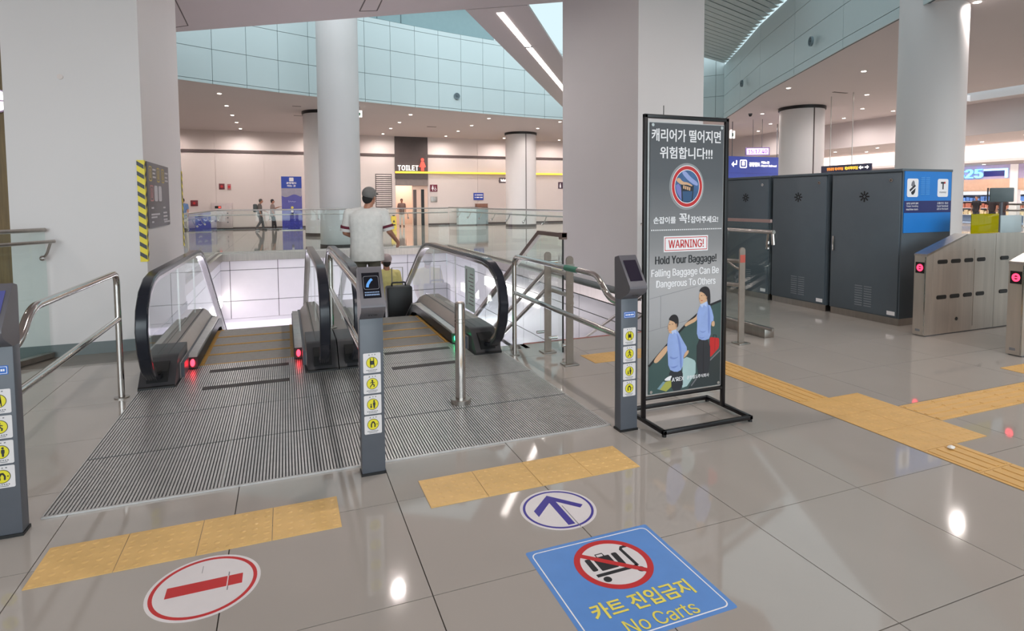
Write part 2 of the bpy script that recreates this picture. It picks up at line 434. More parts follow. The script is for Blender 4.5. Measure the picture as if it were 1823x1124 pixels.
# left arc keeps the measured joints
wl, ptsL = fascia('wall_far', LEFT, 1.12, [(5.47, 5.58), (5.58, 6.62), (6.62, 7.66), (7.66, 8.64), (8.64, 8.84)], 1)
wr, ptsR = fascia('wall_right', RIGHT, 3.4, [(5.47, 5.72), (5.72, 6.6), (6.6, 7.45), (7.45, 8.1)], 1)
t = M()      # set-back upper wall over the far fascia
UP = LEFT[:11]
off = [(p[0] - .35, p[1] + 1.1) for p in UP]
for (a, b), (c, e) in zip(zip(UP, UP[1:]), zip(off, off[1:])):
    t.b.faces.new([t.b.verts.new(q) for q in ((*a, 8.84), (*b, 8.84), (*e, 8.84), (*c, 8.84))])
    t.b.faces.new([t.b.verts.new(q) for q in ((*c, 8.84), (*e, 8.84), (*e, 11.4), (*c, 11.4))])
struct(t.obj('wall_upper', m_upper))
t = M(); rf = [(p[0] + .2, p[1] - .1) for p in LEFT[:11]]; rb = [(p[0] - .5, p[1] + 3) for p in LEFT[:11]]
for (a, b), (c, e) in zip(zip(rf, rf[1:]), zip(rb, rb[1:])): t.prism([a, b, e, c], 'z', 11.4, 11.6)
struct(t.obj('shade_slab', m_upper))  # unseen overhang added to darken the set-back upper wall
t = M()
for q in ptsL[1:12]:
    x, y = q.x - .35, q.y + 1.09
    t.box(x - .01, x + .01, y - .03, y, 8.84, 11.4)

t.obj('joint', m_fdark, bpy.data.objects['wall_upper'])
# louvre of slats in the corner of the skylight
lv = thing('ceiling_louvre', 'pale grey slatted louvre ceiling in the corner of the skylight', 'louvre')
sd = Vector((-.941, -.337))
def hit(p, dd):
    best = 7.5
    for a, b in zip(LEFT, LEFT[1:]):
        a, b = Vector(a), Vector(b); e = b - a; den = dd.x * e.y - dd.y * e.x
        if abs(den) < 1e-6: continue
        q = a - p; s_ = (q.x * e.y - q.y * e.x) / den; u = (q.x * dd.y - q.y * dd.x) / den
        if s_ > 0 and 0 <= u <= 1: best = min(best, s_)
    return best
rs = resample(RIGHT[:7], .45)
for i, p in enumerate(rs[1:24]):
    p = p + sd * .12; L = hit(p, sd) - .15
    if L < .3: continue
    q = p + sd * L; nn = Vector((-sd.y, sd.x)) * .13
    M().prism([tuple(p + nn), tuple(q + nn), tuple(q - nn), tuple(p - nn)], 'z', 8.12, 8.3).obj('slat', m_slat, lv)
p0, p1 = rs[2] + sd * .9, rs[23] + sd * .9; nn = Vector((.86, -.5)) * .05
t = M().prism([tuple(p0 - nn), tuple(p1 - nn), tuple(p1 + nn), tuple(p0 + nn)], 'z', 8.3, 8.4); t.obj('bearer', m_slat, lv)
q0, q1 = rs[0] + sd * .1, rs[23] + sd * .1
M().prism([tuple(q0), tuple(q1), tuple(q1 + sd * 7.4), tuple(rs[8] + sd * 7.4), tuple(rs[3] + sd * 4.2)], 'z', 8.7, 8.76).obj('backing', m_fdark, lv)

# ------------------------------------------------------------------ outer walls
fw = root_struct('wall_back')
M().box(-14, 6.41, 36.4, 36.6, 0, HC).obj('backing', m_wall, fw)
M().box(8.42, 27.4, 36.4, 36.6, 0, HC).obj('backing', m_wall, fw)
M().box(6.41, 8.42, 36.4, 36.6, 2.5, HC).obj('backing', m_wall, fw)
xs = [-8.6, -6.1, -3.53, -1.03, 1.5, 4.0, 6.40]; xs2 = [8.44, 11.72, 14.9, 18.05, 21.2, 24.3, 27.3]
for X in (xs, xs2):
    for a, b in zip(X, X[1:]):
        M().box(a + .012, b - .012, 36.37, 36.4, .12, 4.26).obj('panel', m_wall, fw)
        M().box(a + .012, b - .012, 36.37, 36.4, 4.44, HC).obj('panel', m_wall, fw)
for a, b in ((-10, 6.4), (8.44, 27.3)):
    struct(M().box(a, b, 36.33, 36.4, 4.27, 4.43).obj('trim_2', m_stripd))
    struct(M().box(a, b, 36.36, 36.4, 0, .11).obj('baseboard_back', m_stripd))
struct(M().box(-14.2, -14, -8, 36.6, 0, HC).obj('wall_left', m_wall))
t = M().box(-14, 42, -4.9, -4.7, 0, .25).box(-14, 42, -4.9, -4.7, 5.3, HC)
for k in range(15): t.box(-14 + 4 * k, -13.88 + 4 * k, -4.9, -4.7, .25, 5.3)
struct(t.obj('wall_front', m_wall))
ww = root_struct('wall_wood')
for k in range(7): M().box(-10.2 + k * .95, -9.27 + k * .95, 12, 12.1, 0, 5.3).obj('plank', m_brownwall, ww)
struct(M().box(-10.3, -3.5, 12.1, 12.3, 0, HC).obj('wall_partition', m_white))
# drop wall to the shops, shop ceiling, shop fronts
struct(M().box(27.4, 27.7, -8, 36.6, 4.18, HC + .6).obj('wall_drop', m_ceil))
struct(M().box(27.7, 33, -8, 36.6, 4.2, 4.3).obj('ceiling_shop', m_ceil))
struct(M().box(33, 42, -8, 36.6, 3.32, 3.45).obj('ceiling_shopfront', m_ceil))
struct(M().box(33.0, 33.1, -8, 36.6, 3.45, 4.2).obj('trim_3', m_band))
struct(M().box(40, 40.2, -8, 36.6, 0, 4).obj('wall_shop', mat('shop_wall', (206, 176, 150), .5)))
struct(M().box(27.4, 42, 36.4, 36.6, 0, 4.3).obj('wall_shopend', m_wall))
struct(M().box(-14, 42, -8, 36.6, -9.2, -9).obj('floor_ground', m_grout)) if 0 else None

# ------------------------------------------------------------------ lower hall below the escalators
struct(M().box(-9, 14, 3.0, 32, -5.2, -5.0).obj('floor_lower', mat('lower_floor', (196, 190, 202), .15, noise=.02)))
struct(M().box(-9, 14, 30, 30.2, -5, -1.9).obj('wall_lower', m_void))
struct(M().box(-9.2, -9, 3, 30, -5, -1.9).obj('wall_lower_left', m_void))
struct(M().box(14, 14.2, 3, 30, -5, -1.9).obj('wall_lower_right', m_void))
struct(M().box(-9, 14, 2.8, 3.0, -5, -.2).obj('wall_lower_front', m_void))
lc = M()
for r in ((-9, -1.78, 3, 18.78), (4.95, 14, 3, 18.78), (-9, 14, 18.78, 30.2)): lc.box(*r, -2.0, -1.9)
struct(lc.obj('ceiling_lower', m_void))
def void_wall(name, p0, p1, n, nrm, rows):
    root = root_struct(name); p0, p1 = Vector(p0), Vector(p1); nrm = Vector(nrm); bk = M()
    for k in range(n):
        a = p0 + (p1 - p0) * k / n; b = p0 + (p1 - p0) * (k + 1) / n; dd = (b - a).normalized() * .008
        for z0, z1 in rows:
            M().prism([tuple(a + dd), tuple(b - dd), tuple(b - dd - nrm * .03), tuple(a + dd - nrm * .03)], 'z', z0 + .008, z1 - .008).obj('panel', m_void, root)
    M().prism([tuple(p0 - nrm * .04), tuple(p1 - nrm * .04), tuple(p1 - nrm * .1), tuple(p0 - nrm * .1)], 'z', rows[-1][0], -.17).obj('backing', m_groove, root)
ROWS = [(-.47, -.2), (-1.38, -.47), (-1.9, -1.38)]
void_wall('wall_void_far', (-2.83, 18.78), (4.95, 18.78), 6, (0, -1), ROWS)
void_wall('wall_void_left', (-1.78, 9.25), (-1.78, 18.78), 7, (1, 0), ROWS)
void_wall('wall_void_near', (-1.165, 5.4), (-1.165, 6.9), 1, (1, 0), ROWS)
void_wall('wall_void_right', (4.95, 5.4), (4.95, 18.78), 10, (-1, 0), ROWS + [(-3.2, -1.9), (-4.9, -3.2)])
struct(M().box(-1.9, 5.05, 18.72, 19.2, -.2, .012).obj('trim_4', m_steel))
struct(M().box(4.86, 5.14, 5.62, 18.72, -.16, .012).obj('trim_5', m_steel))
struct(M().box(-2.05, -1.72, 9.25, 18.72, -.2, .012).obj('trim_6', m_steel))
struct(M().box(-1.3, 2.3, 5.38, 5.46, -1.2, -.002).obj('trim_7', m_steel))
# cove lamp on the underside edge of the void wall
lam = thing('linear_lamp', 'glowing white linear lamp under the far white void wall', 'lamp')
M().box(-1.7, 4.8, 18.82, 18.95, -1.98, -1.92).obj('diffuser', m_linear, lam)
lam = thing('linear_lamp', 'glowing white lamp strip on the wall left of the escalator void', 'lamp')
M().prism([(13.5, -1.45), (18.6, -1.45), (18.6, -1.2), (13.5, -1.2)], 'x', -1.772, -1.735).obj('diffuser', m_linear, lam)
lam = thing('linear_lamp', 'glowing white strip on the wall right of the stairs', 'lamp')
M().prism([(11.2, -.72), (14.7, -.72), (14.7, -.5), (11.2, -.5)], 'x', 4.905, 4.942).obj('diffuser', m_linear, lam)  # emissive strip set in place of a bright band on this wall

# ------------------------------------------------------------------ pillars and round columns
pl = root_struct('pillar')
M().box(-2.43, -1.32, 6.9, 9.25, -4.9, HC).obj('shaft', m_white, pl)
M().box(-2.44, -1.31, 6.89, 9.26, .0, .12).obj('skirting', mat('skirting', (104, 112, 112), .4), pl)
M().disc(-1.98, 2.72, .025, 'y', 6.892, 6.9, 14).obj('scuff_cover', m_wall, pl)
pr = root_struct('pillar')
M().box(4.97, 6.17, 7.57, 10.12, 0, 9).obj('shaft', m_white, pr)
M().box(4.96, 6.18, 7.56, 10.13, 0, .1).obj('skirting', MATS['skirting'], pr)
def column(x, y, r, cap, seam=None, top=HC):
    root = root_struct('column')
    M().lathe([(r, .14), (r, top)], 48, (x, y, 0)).obj('shaft', m_white, root)
    M().lathe([(r + .015, 0), (r + .015, .14)], 48, (x, y, 0)).obj('base_ring', m_tdark, root)
    if cap: M().lathe([(r + .05, top - .13), (r + .05, top)], 48, (x, y, 0)).obj('cap_ring', m_black, root)
    if seam is not None: M().box(x + r * math.cos(seam) - .02, x + r * math.cos(seam) + .02, y + r * math.sin(seam) - .02, y + r * math.sin(seam) + .01, .14, top - .13).obj('seam', m_tdark, root)
column(1.71, 19.95, .65, False, None, 11.2)
column(1.75, 27.7, .9, True)
column(13.1, 32.3, .9, True, -1.62)
column(21.2, 19.5, .9, True, -1.85)
column(12.95, 8.55, .615, False, None, 9)

# ------------------------------------------------------------------ downlights
dl0 = thing('downlight', 'x', 'light', (0, 0, HC), 0, 'round downlights in the concourse ceiling')
M().lathe([(.085, -.012), (.115, -.008), (.115, 0), (.085, 0)], 20).obj('rim', m_white, dl0)
M().lathe([(.068, -.020), (.068, -.013)], 16).obj('lens', m_lamp, dl0)
spots = [(x, y) for x in (-2.12, 5.5, 9.3, 13.1) for y in (27.0, 29.8, 32.4, 35.1)] + [(-2.12, 24.1), (1.7, 35.1), (16.95, 35.05), (16.95, 32.4), (16.95, 29.7)] + \
    [(16.95, 16.2), (16.99, 13.3), (20.9, 16.2), (23.93, 18.75), (20.83, 21.41), (24.0, 24.08), (25.85, 21.24), (25.89, 18.75), (23.94, 26.93), (25.85, 26.85), (13.24, 7.88), (20.9, 29.7), (20.9, 26.9)] + \
    [(1.72, 10.2), (16.95, 5.2), (20.8, 10.6), (20.8, 5.2), (9.3, 1.5), (13.2, 2.4)] + [(x, y) for x in (-5.9, 1.72, 5.5) for y in (4.0, -1.4)] + [(-5.9, 7.5), (-9.5, 7.5), (-6.0, 15.5), (-9.5, 15.5)] + \
    [(-6, 24), (-6, 29.8), (-6, 35.1), (-9.5, 27)]
NAMED = {(-2.12, 24.1): 'bright downlight nearest the fascia in the left ceiling row', (13.24, 7.88): 'bright downlight at the head of the round column behind the blue-panelled cabinet',
         (16.95, 16.2): 'bright downlight close under the curved right fascia'}
ld = bpy.data.lights.new('downlight_beam', 'SPOT'); ld.energy = LAMP_W; ld.color = (1.0, .915, .875); ld.spot_size = math.radians(172); ld.spot_blend = .6; ld.shadow_soft_size = .08
ld2 = ld.copy(); ld2.energy = LAMP_W * .7
RGT = {(16.99, 13.3): 'nearest the big round column, high and left of it', (20.9, 16.2): 'right of the capped column, upper of two', (23.93, 18.75): 'right of the capped column, lower of two', (20.83, 21.41): 'left of the capped column, upper one',
       (24.0, 24.08): 'left of the capped column, above the clock', (25.85, 21.24): 'close right of the capped column near the drop wall', (25.89, 18.75): 'touching the edge of the big round column', (23.94, 26.93): 'beside the banner frame corner', (25.85, 26.85): 'above the hanging clock, near the drop wall'}
first = True
for x, y in spots:
    far, rgt = y > 22.5 and x < 19, x > 15
    lab = NAMED.get((x, y))
    if not lab and far:
        col = {-2.12: 'left of the big round column', 1.7: 'behind the big round column', 5.5: 'above the toilet sign', 9.3: 'right of the toilet sign', 13.1: 'above the capped column', 16.95: 'beside the right pillar', -6: 'behind the left pillar', -9.5: 'far behind the left pillar'}[x]
        rank = {27.0: 'second farthest from the wall', 29.8: 'third', 32.4: 'second', 35.1: 'first', 35.05: 'first', 29.7: 'third', 24: 'fifth', 27: 'fourth'}[y]
        lab = 'ceiling downlight %s, %s from the toilet wall' % (col, rank.replace(' farthest from the wall', '').replace('second', 'fourth') if y == 27.0 else rank)
    if not lab and rgt: lab = 'right ceiling downlight ' + RGT.get((x, y), 'out of sight behind the round column')
    if not lab: lab = 'round downlight in the near ceiling above the viewer'
    grp = None if (x, y) in NAMED else ('far ceiling downlights' if far else 'right ceiling downlights' if rgt else 'near ceiling downlights')
    if first: r = dl0; first = False; r['label'] = lab
    else: r = copy_tree(dl0, lab)
    r.location = (x, y, HC)
    if grp: r['group'] = grp
    elif 'group' in r: del r['group']
    o = bpy.data.objects.new('downlight_beam', ld2 if y < 9 and x < 10 else ld); C.objects.link(o); o.location = (0, 0, -.03); o.parent = r
spots2 = [(29.2, 24.5, 4.18), (30.8, 23.8, 4.18), (29, 21.8, 4.18), (31.4, 20.6, 4.18), (29.5, 18.5, 4.18), (30.8, 17.9, 4.18), (29.2, 15.3, 4.18), (31, 14, 4.18), (29.5, 11, 4.18), (35, 22.3, 3.32), (35, 20.2, 3.32), (35, 18.3, 3.32), (35, 25, 3.32), (35, 15.8, 3.32)]
for x, y, z in spots2:
    kk = spots2.index((x, y, z)); copy_tree(dl0, 'small shop arcade downlight, %s from the far end' % ['first', 'second', 'third', 'fourth', 'fifth', 'sixth', 'seventh', 'eighth', 'ninth', 'tenth over the shop front', 'eleventh over the shop front', 'twelfth over the shop front', 'thirteenth over the shop front', 'fourteenth over the shop front'][kk], (x, y, z), 0, 'shop arcade downlights')
def area(name, loc, sx, sy, e, col=(1, 1, 1), rot=(0, 0, 0)):
    a = bpy.data.lights.new(name, 'AREA'); a.shape = 'RECTANGLE'; a.size = sx; a.size_y = sy; a.energy = e; a.color = col
    o = bpy.data.objects.new(name, a); C.objects.link(o); o.location = loc; o.rotation_euler = rot; return o
# ceiling lamps of the lower hall and of the shops (lamps those rooms have)
area('lower_hall_lamp', (1.5, 24, -2.05), 14, 8, 900, (.98, .96, 1.0))
area('lower_hall_lamp', (-5.4, 12, -2.05), 6, 14, 900, (.98, .96, 1.0))
area('lower_hall_lamp', (9.5, 12, -2.05), 6, 14, 900, (.98, .96, 1.0))
area('shaft_lamp', (-1.66, 12.0, -2.3), .12, 5.5, 95, (1, .97, 1), (math.radians(0), math.radians(-80), 0))
area('shaft_lamp', (4.86, 11.3, -2.2), .12, 6.5, 115, (1, .97, 1), (math.radians(0), math.radians(80), 0))
area('shaft_lamp', (1.5, 18.6, -2.6), 6, .15, 70, (1, .97, 1), (math.radians(-60), 0, 0))
area('shop_lamp', (30.3, 17, 4.15), 5, 24, 700, (1, .9, .85))
area('shop_lamp', (36.5, 19, 3.3), 5, 20, 420, (1, .92, .88))
area('toilet_lobby_lamp', (7.4, 38.2, 2.7), 1.5, 2.5, 60, (1, .88, .8))

# ================================================================== GRATING MAT
gm = thing('floor_grating', 'ribbed metal entrance grating in front of both escalators', 'grating')
ROWSY = [(3.345, 4.0), (4.01, 4.68), (4.69, 5.36)]
for y0, y1 in ROWSY:
    for x0, x1 in ((-1.112, -.36), (-.35, .42), (.43, 1.19), (1.20, 1.982)):
        M().box(x0, x1, y0, y1, 0.0005, .003).obj('plate', m_groove, gm)
t = M(); x = -1.105
while x < 1.97:
    for y0, y1 in ROWSY: t.box(x, x + .0098, y0 + .004, y1 - .004, .003, .0085)
    x += .0168
o = t.obj('ribs', m_alu, gm); o['kind'] = 'stuff'
M().box(-1.118, -1.112, 3.34, 5.36, .0005, .009).obj('edge_strip', m_alu, gm); M().box(1.982, 1.99, 3.34, 5.36, .0005, .009).obj('edge_strip', m_alu, gm)
M().box(-1.118, 1.99, 3.333, 3.345, .0005, .009).obj('edge_strip', m_alu, gm)
bm_ = M().box(-.325, .325, -.043, .043, .0086, .0105, 0).mesh('anti_slip_strip', m_strip)
ZS = [(-.325, 5.215, 'front dark anti-slip strip on the grating before the left escalator'), (-.33, 5.73, 'dark anti-slip strip beside the comb of the left escalator'),
      (1.185, 5.20, 'front dark anti-slip strip on the grating before the right escalator'), (1.2, 5.74, 'dark anti-slip strip beside the comb of the right escalator')]
for x, y, l in ZS: tag(link('anti_slip_strip', bm_, None, (x, y, 0)), l, 'floor strip', 'anti-slip strips on the grating')

# ================================================================== ESCALATORS
HR = [(5.56, .10), (5.40, .095), (5.22, .13), (5.06, .24), (4.96, .40), (4.93, .56), (4.97, .71), (5.08, .83), (5.25, .905), (5.45, .93), (6.5, .93), (7.7, .93), (7.95, .915), (8.2, .86), (8.5, .715), (10, -.15), (12, -1.305), (15, -3.04)]
def escalator(cx, label, light_l, light_r):
    e = thing('escalator', label, 'escalator', (cx, 0, 0))
    # comb plate and flat ribs
    M().box(-.505, .505, 5.362, 5.98, .0005, .004).obj('comb_plate', m_groove, e)
    t = M(); x = -.495
    while x < .48:
        t.box(x, x + .0098, 5.366, 5.97, .004, .0082); x += .0168
    o = t.obj('comb_ribs', m_alu, e); o['kind'] = 'stuff'
    # steps
    tm = M().box(-.472, .472, .004, .396, -.10, -.004)
    tread = tm.mesh('step', m_step)
    gm_ = M(); x = -.36
    while x < .355:
        gm_.box(x, x + .007, .045, .39, -.004, .0); x += .016
    grooves = gm_.mesh('cleats', m_step)
    ym = M().box(-.472, .472, .0, .042, -.02, .001).box(-.41, -.375, .042, .396, -.02, .001).box(.375, .41, .042, .396, -.02, .001).mesh('yellow_border', m_stepy)
    z = 0; ys = 5.985
    drops = [0, 0, 0, 0, .07, .18, .225, .23, .23, .23, .23, .23, .23, .23, .23, .23, .23, .23, .23]
    for k, dz in enumerate(drops):
        z -= dz
        s = link('step', tread, e, (0, ys + .4 * k, z)); link('yellow_border', ym, s); c = link('cleats', grooves, s); c['kind'] = 'stuff'
        if dz > .1:
            M().box(-.472, .472, -.012, -.002, -.02, dz - .004).obj('riser', m_step, s)
    for sd in (-1, 1):
        X = lambda a, b: (min(sd * a, sd * b), max(sd * a, sd * b))
        x0, x1 = X(.51, .77)
        # newel base with sloping front, then the long deck
        M().prism([(5.36, 0.0), (5.36, .025), (5.56, .21), (5.63, .225), (6.05, .225), (6.05, -.1), (5.47, -.1), (5.47, 0.0)], 'x', x0, x1).obj('newel_base', m_newel, e)
        M().profile([(6.05, .222), (7.9, .222), (8.25, .13), (15.0, -3.77)], [(sd * .77, 0), (sd * .575, 0), (sd * .575, -.3), (sd * .77, -.3)]).obj('deck', m_deck, e)
        M().profile([(5.63, .222), (7.9, .222), (8.25, .13), (15.0, -3.77)], [(sd * .575, -.002), (sd * .505, -.095), (sd * .505, -.3), (sd * .575, -.3)]).obj('inner_deck', m_deckl, e)
        M().profile([(5.65, .2235), (7.9, .2235), (8.25, .1315)], [(sd * .600, 0), (sd * .594, .004), (sd * .588, 0)]).obj('deck_seam', m_black, e)
        g0, g1 = X(.505, .525)
        M().prism([(5.64, -.1), (5.64, .13), (7.9, .13), (8.25, .05), (15, -3.85), (15, -4.3), (8.1, -.3)], 'x', *X(.478, .505)).obj('skirt', m_dark, e)
        # brush guard: black bristles under a metal rail, with the round-nosed front
        M().prism([(5.86, .02), (5.9, .115), (7.75, .115), (7.97, .08), (15, -3.97), (15, -4.07), (7.95, -.02), (7.7, .02)], 'x', *X(.405, .48)).obj('brush_guard', m_black, e)
        M().prism([(5.88, .115), (5.93, .138), (7.76, .138), (8.0, .098), (15, -3.945), (15, -3.97), (7.97, .08), (7.75, .115)], 'x', *X(.412, .48)).obj('guard_rail', m_alu, e)
        # handrail inlet
        M().prism([(5.385, .05), (5.40, .135), (5.50, .185), (5.62, .19), (5.62, .04), (5.42, .03)], 'x', *X(.565, .715)).obj('inlet', mat('inlet_rubber', (18, 17, 18), .85), e)
        M().prism([(5.352, -.0), (5.352, .022), (5.362, .03), (5.37, .0)], 'x', x0, x1).obj('kick_strip', m_black, e)
        M().sweep(HR, *X(.598, .682), .035).obj('handrail', m_rubber, e)
        gi = [(p[0], p[1]) for p in HR]
        # guide profile just inside the handrail, bright steel
        gp = []
        for i, p in enumerate(HR):
            a = Vector(HR[max(i - 1, 0)]); b = Vector(HR[min(i + 1, len(HR) - 1)]); dd = (b - a).normalized(); nn = Vector((-dd.y, dd.x))
            gp.append(tuple(Vector(p) - nn * .034))
        M().sweep(gp[1:], *X(.604, .676), .034).obj('handrail_guide', m_chrome, e)
        gl = [(p[0], p[1]) for p in gp[2:]]
        poly = gl + [(15, -3.70), (8.27, .16), (7.9, .235), (5.66, .235)]
        M().prism(poly, 'x', *X(.634, .646)).obj('glass_panel', m_glass, e)
        for yj in (6.55, 7.6):
            M().box(*X(.632, .648), yj - .004, yj + .004, .23, .90).obj('panel_joint', m_alu, e)
        lm = light_l if sd < 0 else light_r
        M().sphere((sd * .445, 5.855, .070), (.019, .030, .034), 12).obj('safety_light', lm, e)
    # truss body below
    M().prism([(5.5, -.12), (7.7, -.12), (15, -4.33), (15, -5.0), (13.5, -5.0), (7.4, -1.3), (5.5, -1.3)], 'x', -.76, .76).obj('truss', m_groove, e)
    return e
escalator(-.359, 'left escalator with red safety lights, going down beside the white pillar', m_litred, m_litred)
escalator(1.189, 'right escalator with green safety lights, carrying two people down', m_litgreen, m_litgreen)
for x, z, col in ((-.359, .1, (1, .05, .06)), (1.189, .1, (.1, 1, .5))):
    pass
# outer cladding of the right escalator
cl = struct(M().prism([(5.46, -.05), (5.46, .2), (7.9, .2), (8.25, .11), (15, -3.8), (15, -4.8), (5.46, -1.5)], 'x', 1.972, 1.985).obj('trim_8', m_chrome))
struct(M().box(1.99, 2.3, 5.44, 5.62, -.05, 0.0).obj('trim_9', m_chrome))
# notice sheet on the right balustrade glass
nt_ = thing('notice_sheet', 'pale green notice sheet stuck on the right escalator glass', 'notice', (1.822, 0, 0))
M().prism(rounded(5.78, 6.13, .33, .80, .01), 'x', -.003, -.001).obj('sheet', mat('notice_green', (196, 214, 210), .5), nt_)
t = M().box(-.0042, -.0032, 6.05, 6.08, .38, .77)
for k in range(9): t.box(-.0042, -.0032, 5.82, 6.0 - .03 * (k % 3), .40 + .04 * k, .412 + .04 * k)
t.obj('print', m_ink_g, nt_)

# ================================================================== STAIRS
st = root_struct('stairs')
for k in range(26): M().box(2.3, 4.86, 5.64 + .3 * k, 5.95 + .3 * k, -.17 * (k + 1) - .12, -.17 * (k + 1)).obj('step', m_tile, st)
M().box(2.3, 4.86, 5.60, 5.64, -.17, .002).obj('nosing', mat('nosing_red', (150, 84, 76), .5), st)
for k in range(26): M().box(2.3, 4.86, 5.645 + .3 * k, 5.69 + .3 * k, -.17 * (k + 1), -.17 * (k + 1) + .003).obj('nosing', m_bronze, st)

# ================================================================== TUBE RAILS
def bend(pts, r=.07, n=5):
    pts = [Vector(p) for p in pts]; out = [pts[0]]
    for a, b, c in zip(pts, pts[1:], pts[2:]):
        u = (a - b).normalized(); v = (c - b).normalized(); rr = min(r, (a - b).length * .45, (c - b).length * .45)
        p, q = b + u * rr, b + v * rr
        for i in range(n + 1):
            t = i / n; out.append(p.lerp(b, t).lerp(b.lerp(q, t), t))
    return out + [pts[-1]]
R = .022
def flange(r, x, y, z=0): M().lathe([(.05, 0), (.05, .008), (.03, .012)], 18, (x, y, z)).obj('flange', m_steel, r)
def kiosk_rail(label, x, yk, tape=None):
    r = thing('guide_rail', label, 'railing')
    M().tube(bend([(x, 5.24, .0), (x, 5.24, .97), (x, 3.62, .975), (x, 3.46, .83), (x, yk, .815)], .1), R, 14).obj('top_rail', m_chrome, r)
    M().tube([(x, 5.24, .615), (x, yk, .60)], R * .95, 12).obj('lower_rail', m_chrome, r)
    flange(r, x, 5.24)
    if tape: M().tube([(x, 3.92, .974), (x, 4.12, .973)], R + .002, 14).obj('tape', tape, r)
    return r
kiosk_rail('polished steel guide rail running from the post left of the left escalator', -1.21, 3.28)
kiosk_rail('polished steel guide rail with green tape right of the right escalator', 2.05, 3.28, mat('green_tape', (54, 120, 98), .5))
r = thing('guide_rail', 'polished steel guide rail between the two escalators', 'railing')
x = .415
M().tube(bend([(x, 6.15, .225), (x, 6.15, 1.0), (x, 3.62, .975), (x, 3.46, .83), (x, 3.28, .815)], .1), R, 14).obj('top_rail', m_chrome, r)
M().tube([(x, 6.15, .62), (x, 3.28, .60)], R * .95, 12).obj('lower_rail', m_chrome, r); flange(r, x, 6.15, .225)

# bollard
b = thing('bollard', 'round polished steel bollard standing on the grating before the right escalator', 'bollard', (1.18, 4.12, .009))
M().lathe([(.075, 0), (.075, .028), (.07, .033), (.04, .033)], 32).obj('foot', m_steel, b)
M().lathe([(.0385, .03), (.0385, .70), (.037, .745), (.03, .752)], 32).obj('shaft', m_chrome, b)
for z in (.60, .625): M().lathe([(.0395, z), (.0395, z + .006)], 32).obj('groove_ring', m_steel, b)

# stair rails: flat posts, tubes
def flat_post(name_parent, x, y, h=1.0):
    p = M().box(x - .035, x + .035, y - .008, y + .008, .012, h - .035)
    p.prism([(x + .035 * math.cos(a), h - .035 + .035 * math.sin(a)) for a in [PI * i / 10 for i in range(11)]], 'y', y - .008, y + .008)
    p.obj('post', m_post, name_parent)
    M().box(x - .07, x + .07, y - .06, y + .06, 0, .012, .002).obj('foot_plate', m_steel, name_parent)
sr = thing('stair_railing', 'steel stair railing with flat posts left of the stairs', 'railing')
flat_post(sr, 2.395, 4.74); flat_post(sr, 2.397, 5.22)
for z in (.815, .615):
    M().tube([(2.45, 4.80, z), (2.45, 5.35, z), (2.45, 12.0, z - 3.75)], .021, 12).obj('tube', m_steel, sr)
    for y in (4.74, 5.22): M().tube(bend([(2.40, y, z - .07), (2.43, y, z - .06), (2.45, y + .06, z)], .02), .009, 8).obj('bracket', m_steel, sr)
M().box(2.35, 2.44, 4.73, 4.75, .9, .925).obj('arm', m_steel, sr)
for yk, zk in ((7.6, -1.05), (9.8, -2.3)): M().box(2.42, 2.48, yk - .01, yk + .01, zk - .3, zk + .88).obj('post', m_steel, sr)
sr = thing('stair_railing', 'steel stair railing right of the stairs with a red-marked post', 'railing')
flat_post(sr, 4.398, 4.76, 1.007)
M().box(4.365, 4.431, 4.75, 4.7515, .85, .93).obj('red_mark', mat('red_mark', (190, 90, 78), .5), sr)
for z in (.86, .61):
    M().tube([(4.40, 4.76, z), (4.34, 4.95, z), (4.38, 5.45, z), (4.38, 12.0, z - 3.75)], .021, 12).obj('tube', m_steel, sr)
M().tube(bend([(4.40, 4.765, .78), (4.36, 4.80, .79), (4.345, 4.9, .85)], .03), .012, 8).obj('bracket', m_steel, sr)
for yk in (6.35, 8.6): M().box(4.4, 4.46, yk - .01, yk + .01, -.57 * (yk - 5.45) - .3, -.57 * (yk - 5.45) + .86).obj('post', m_steel, sr)

# glass balustrade at the head of the stairs
gb = thing('glass_balustrade', 'bronze-capped glass balustrade sloping down beside the stairs', 'balustrade')
def yz(poly, x0, x1, nm, m): return M().prism(poly, 'x', x0, x1).obj(nm, m, gb)
yz([(5.05, .03), (5.05, 1.15), (5.575, 1.15), (5.575, .03)], 2.474, 2.486, 'glass_pane', m_glass_g)
yz([(5.585, .0), (5.585, 1.145), (12, -2.5), (12, -3.7), (6.1, -.3)], 2.474, 2.486, 'glass_pane', m_glass_g)
yz([(5.02, 1.15), (5.02, 1.19), (5.6, 1.19), (12, -2.45), (12, -2.5), (5.58, 1.15)], 2.455, 2.505, 'cap_rail', m_bronze)
yz([(5.02, 1.13), (5.02, 1.195), (5.08, 1.195), (5.08, 1.13)], 2.45, 2.51, 'end_cap', m_bronze)
M().box(2.473, 2.487, 5.045, 5.055, .03, 1.15).obj('edge_strip', m_black, gb)
for y, z in ((5.22, .9), (5.22, .14), (4.9, .14), (5.5, .14)): M().tube([(2.40, y, z), (2.50, y, z)], .016, 10).obj('clamp', m_chrome, gb)
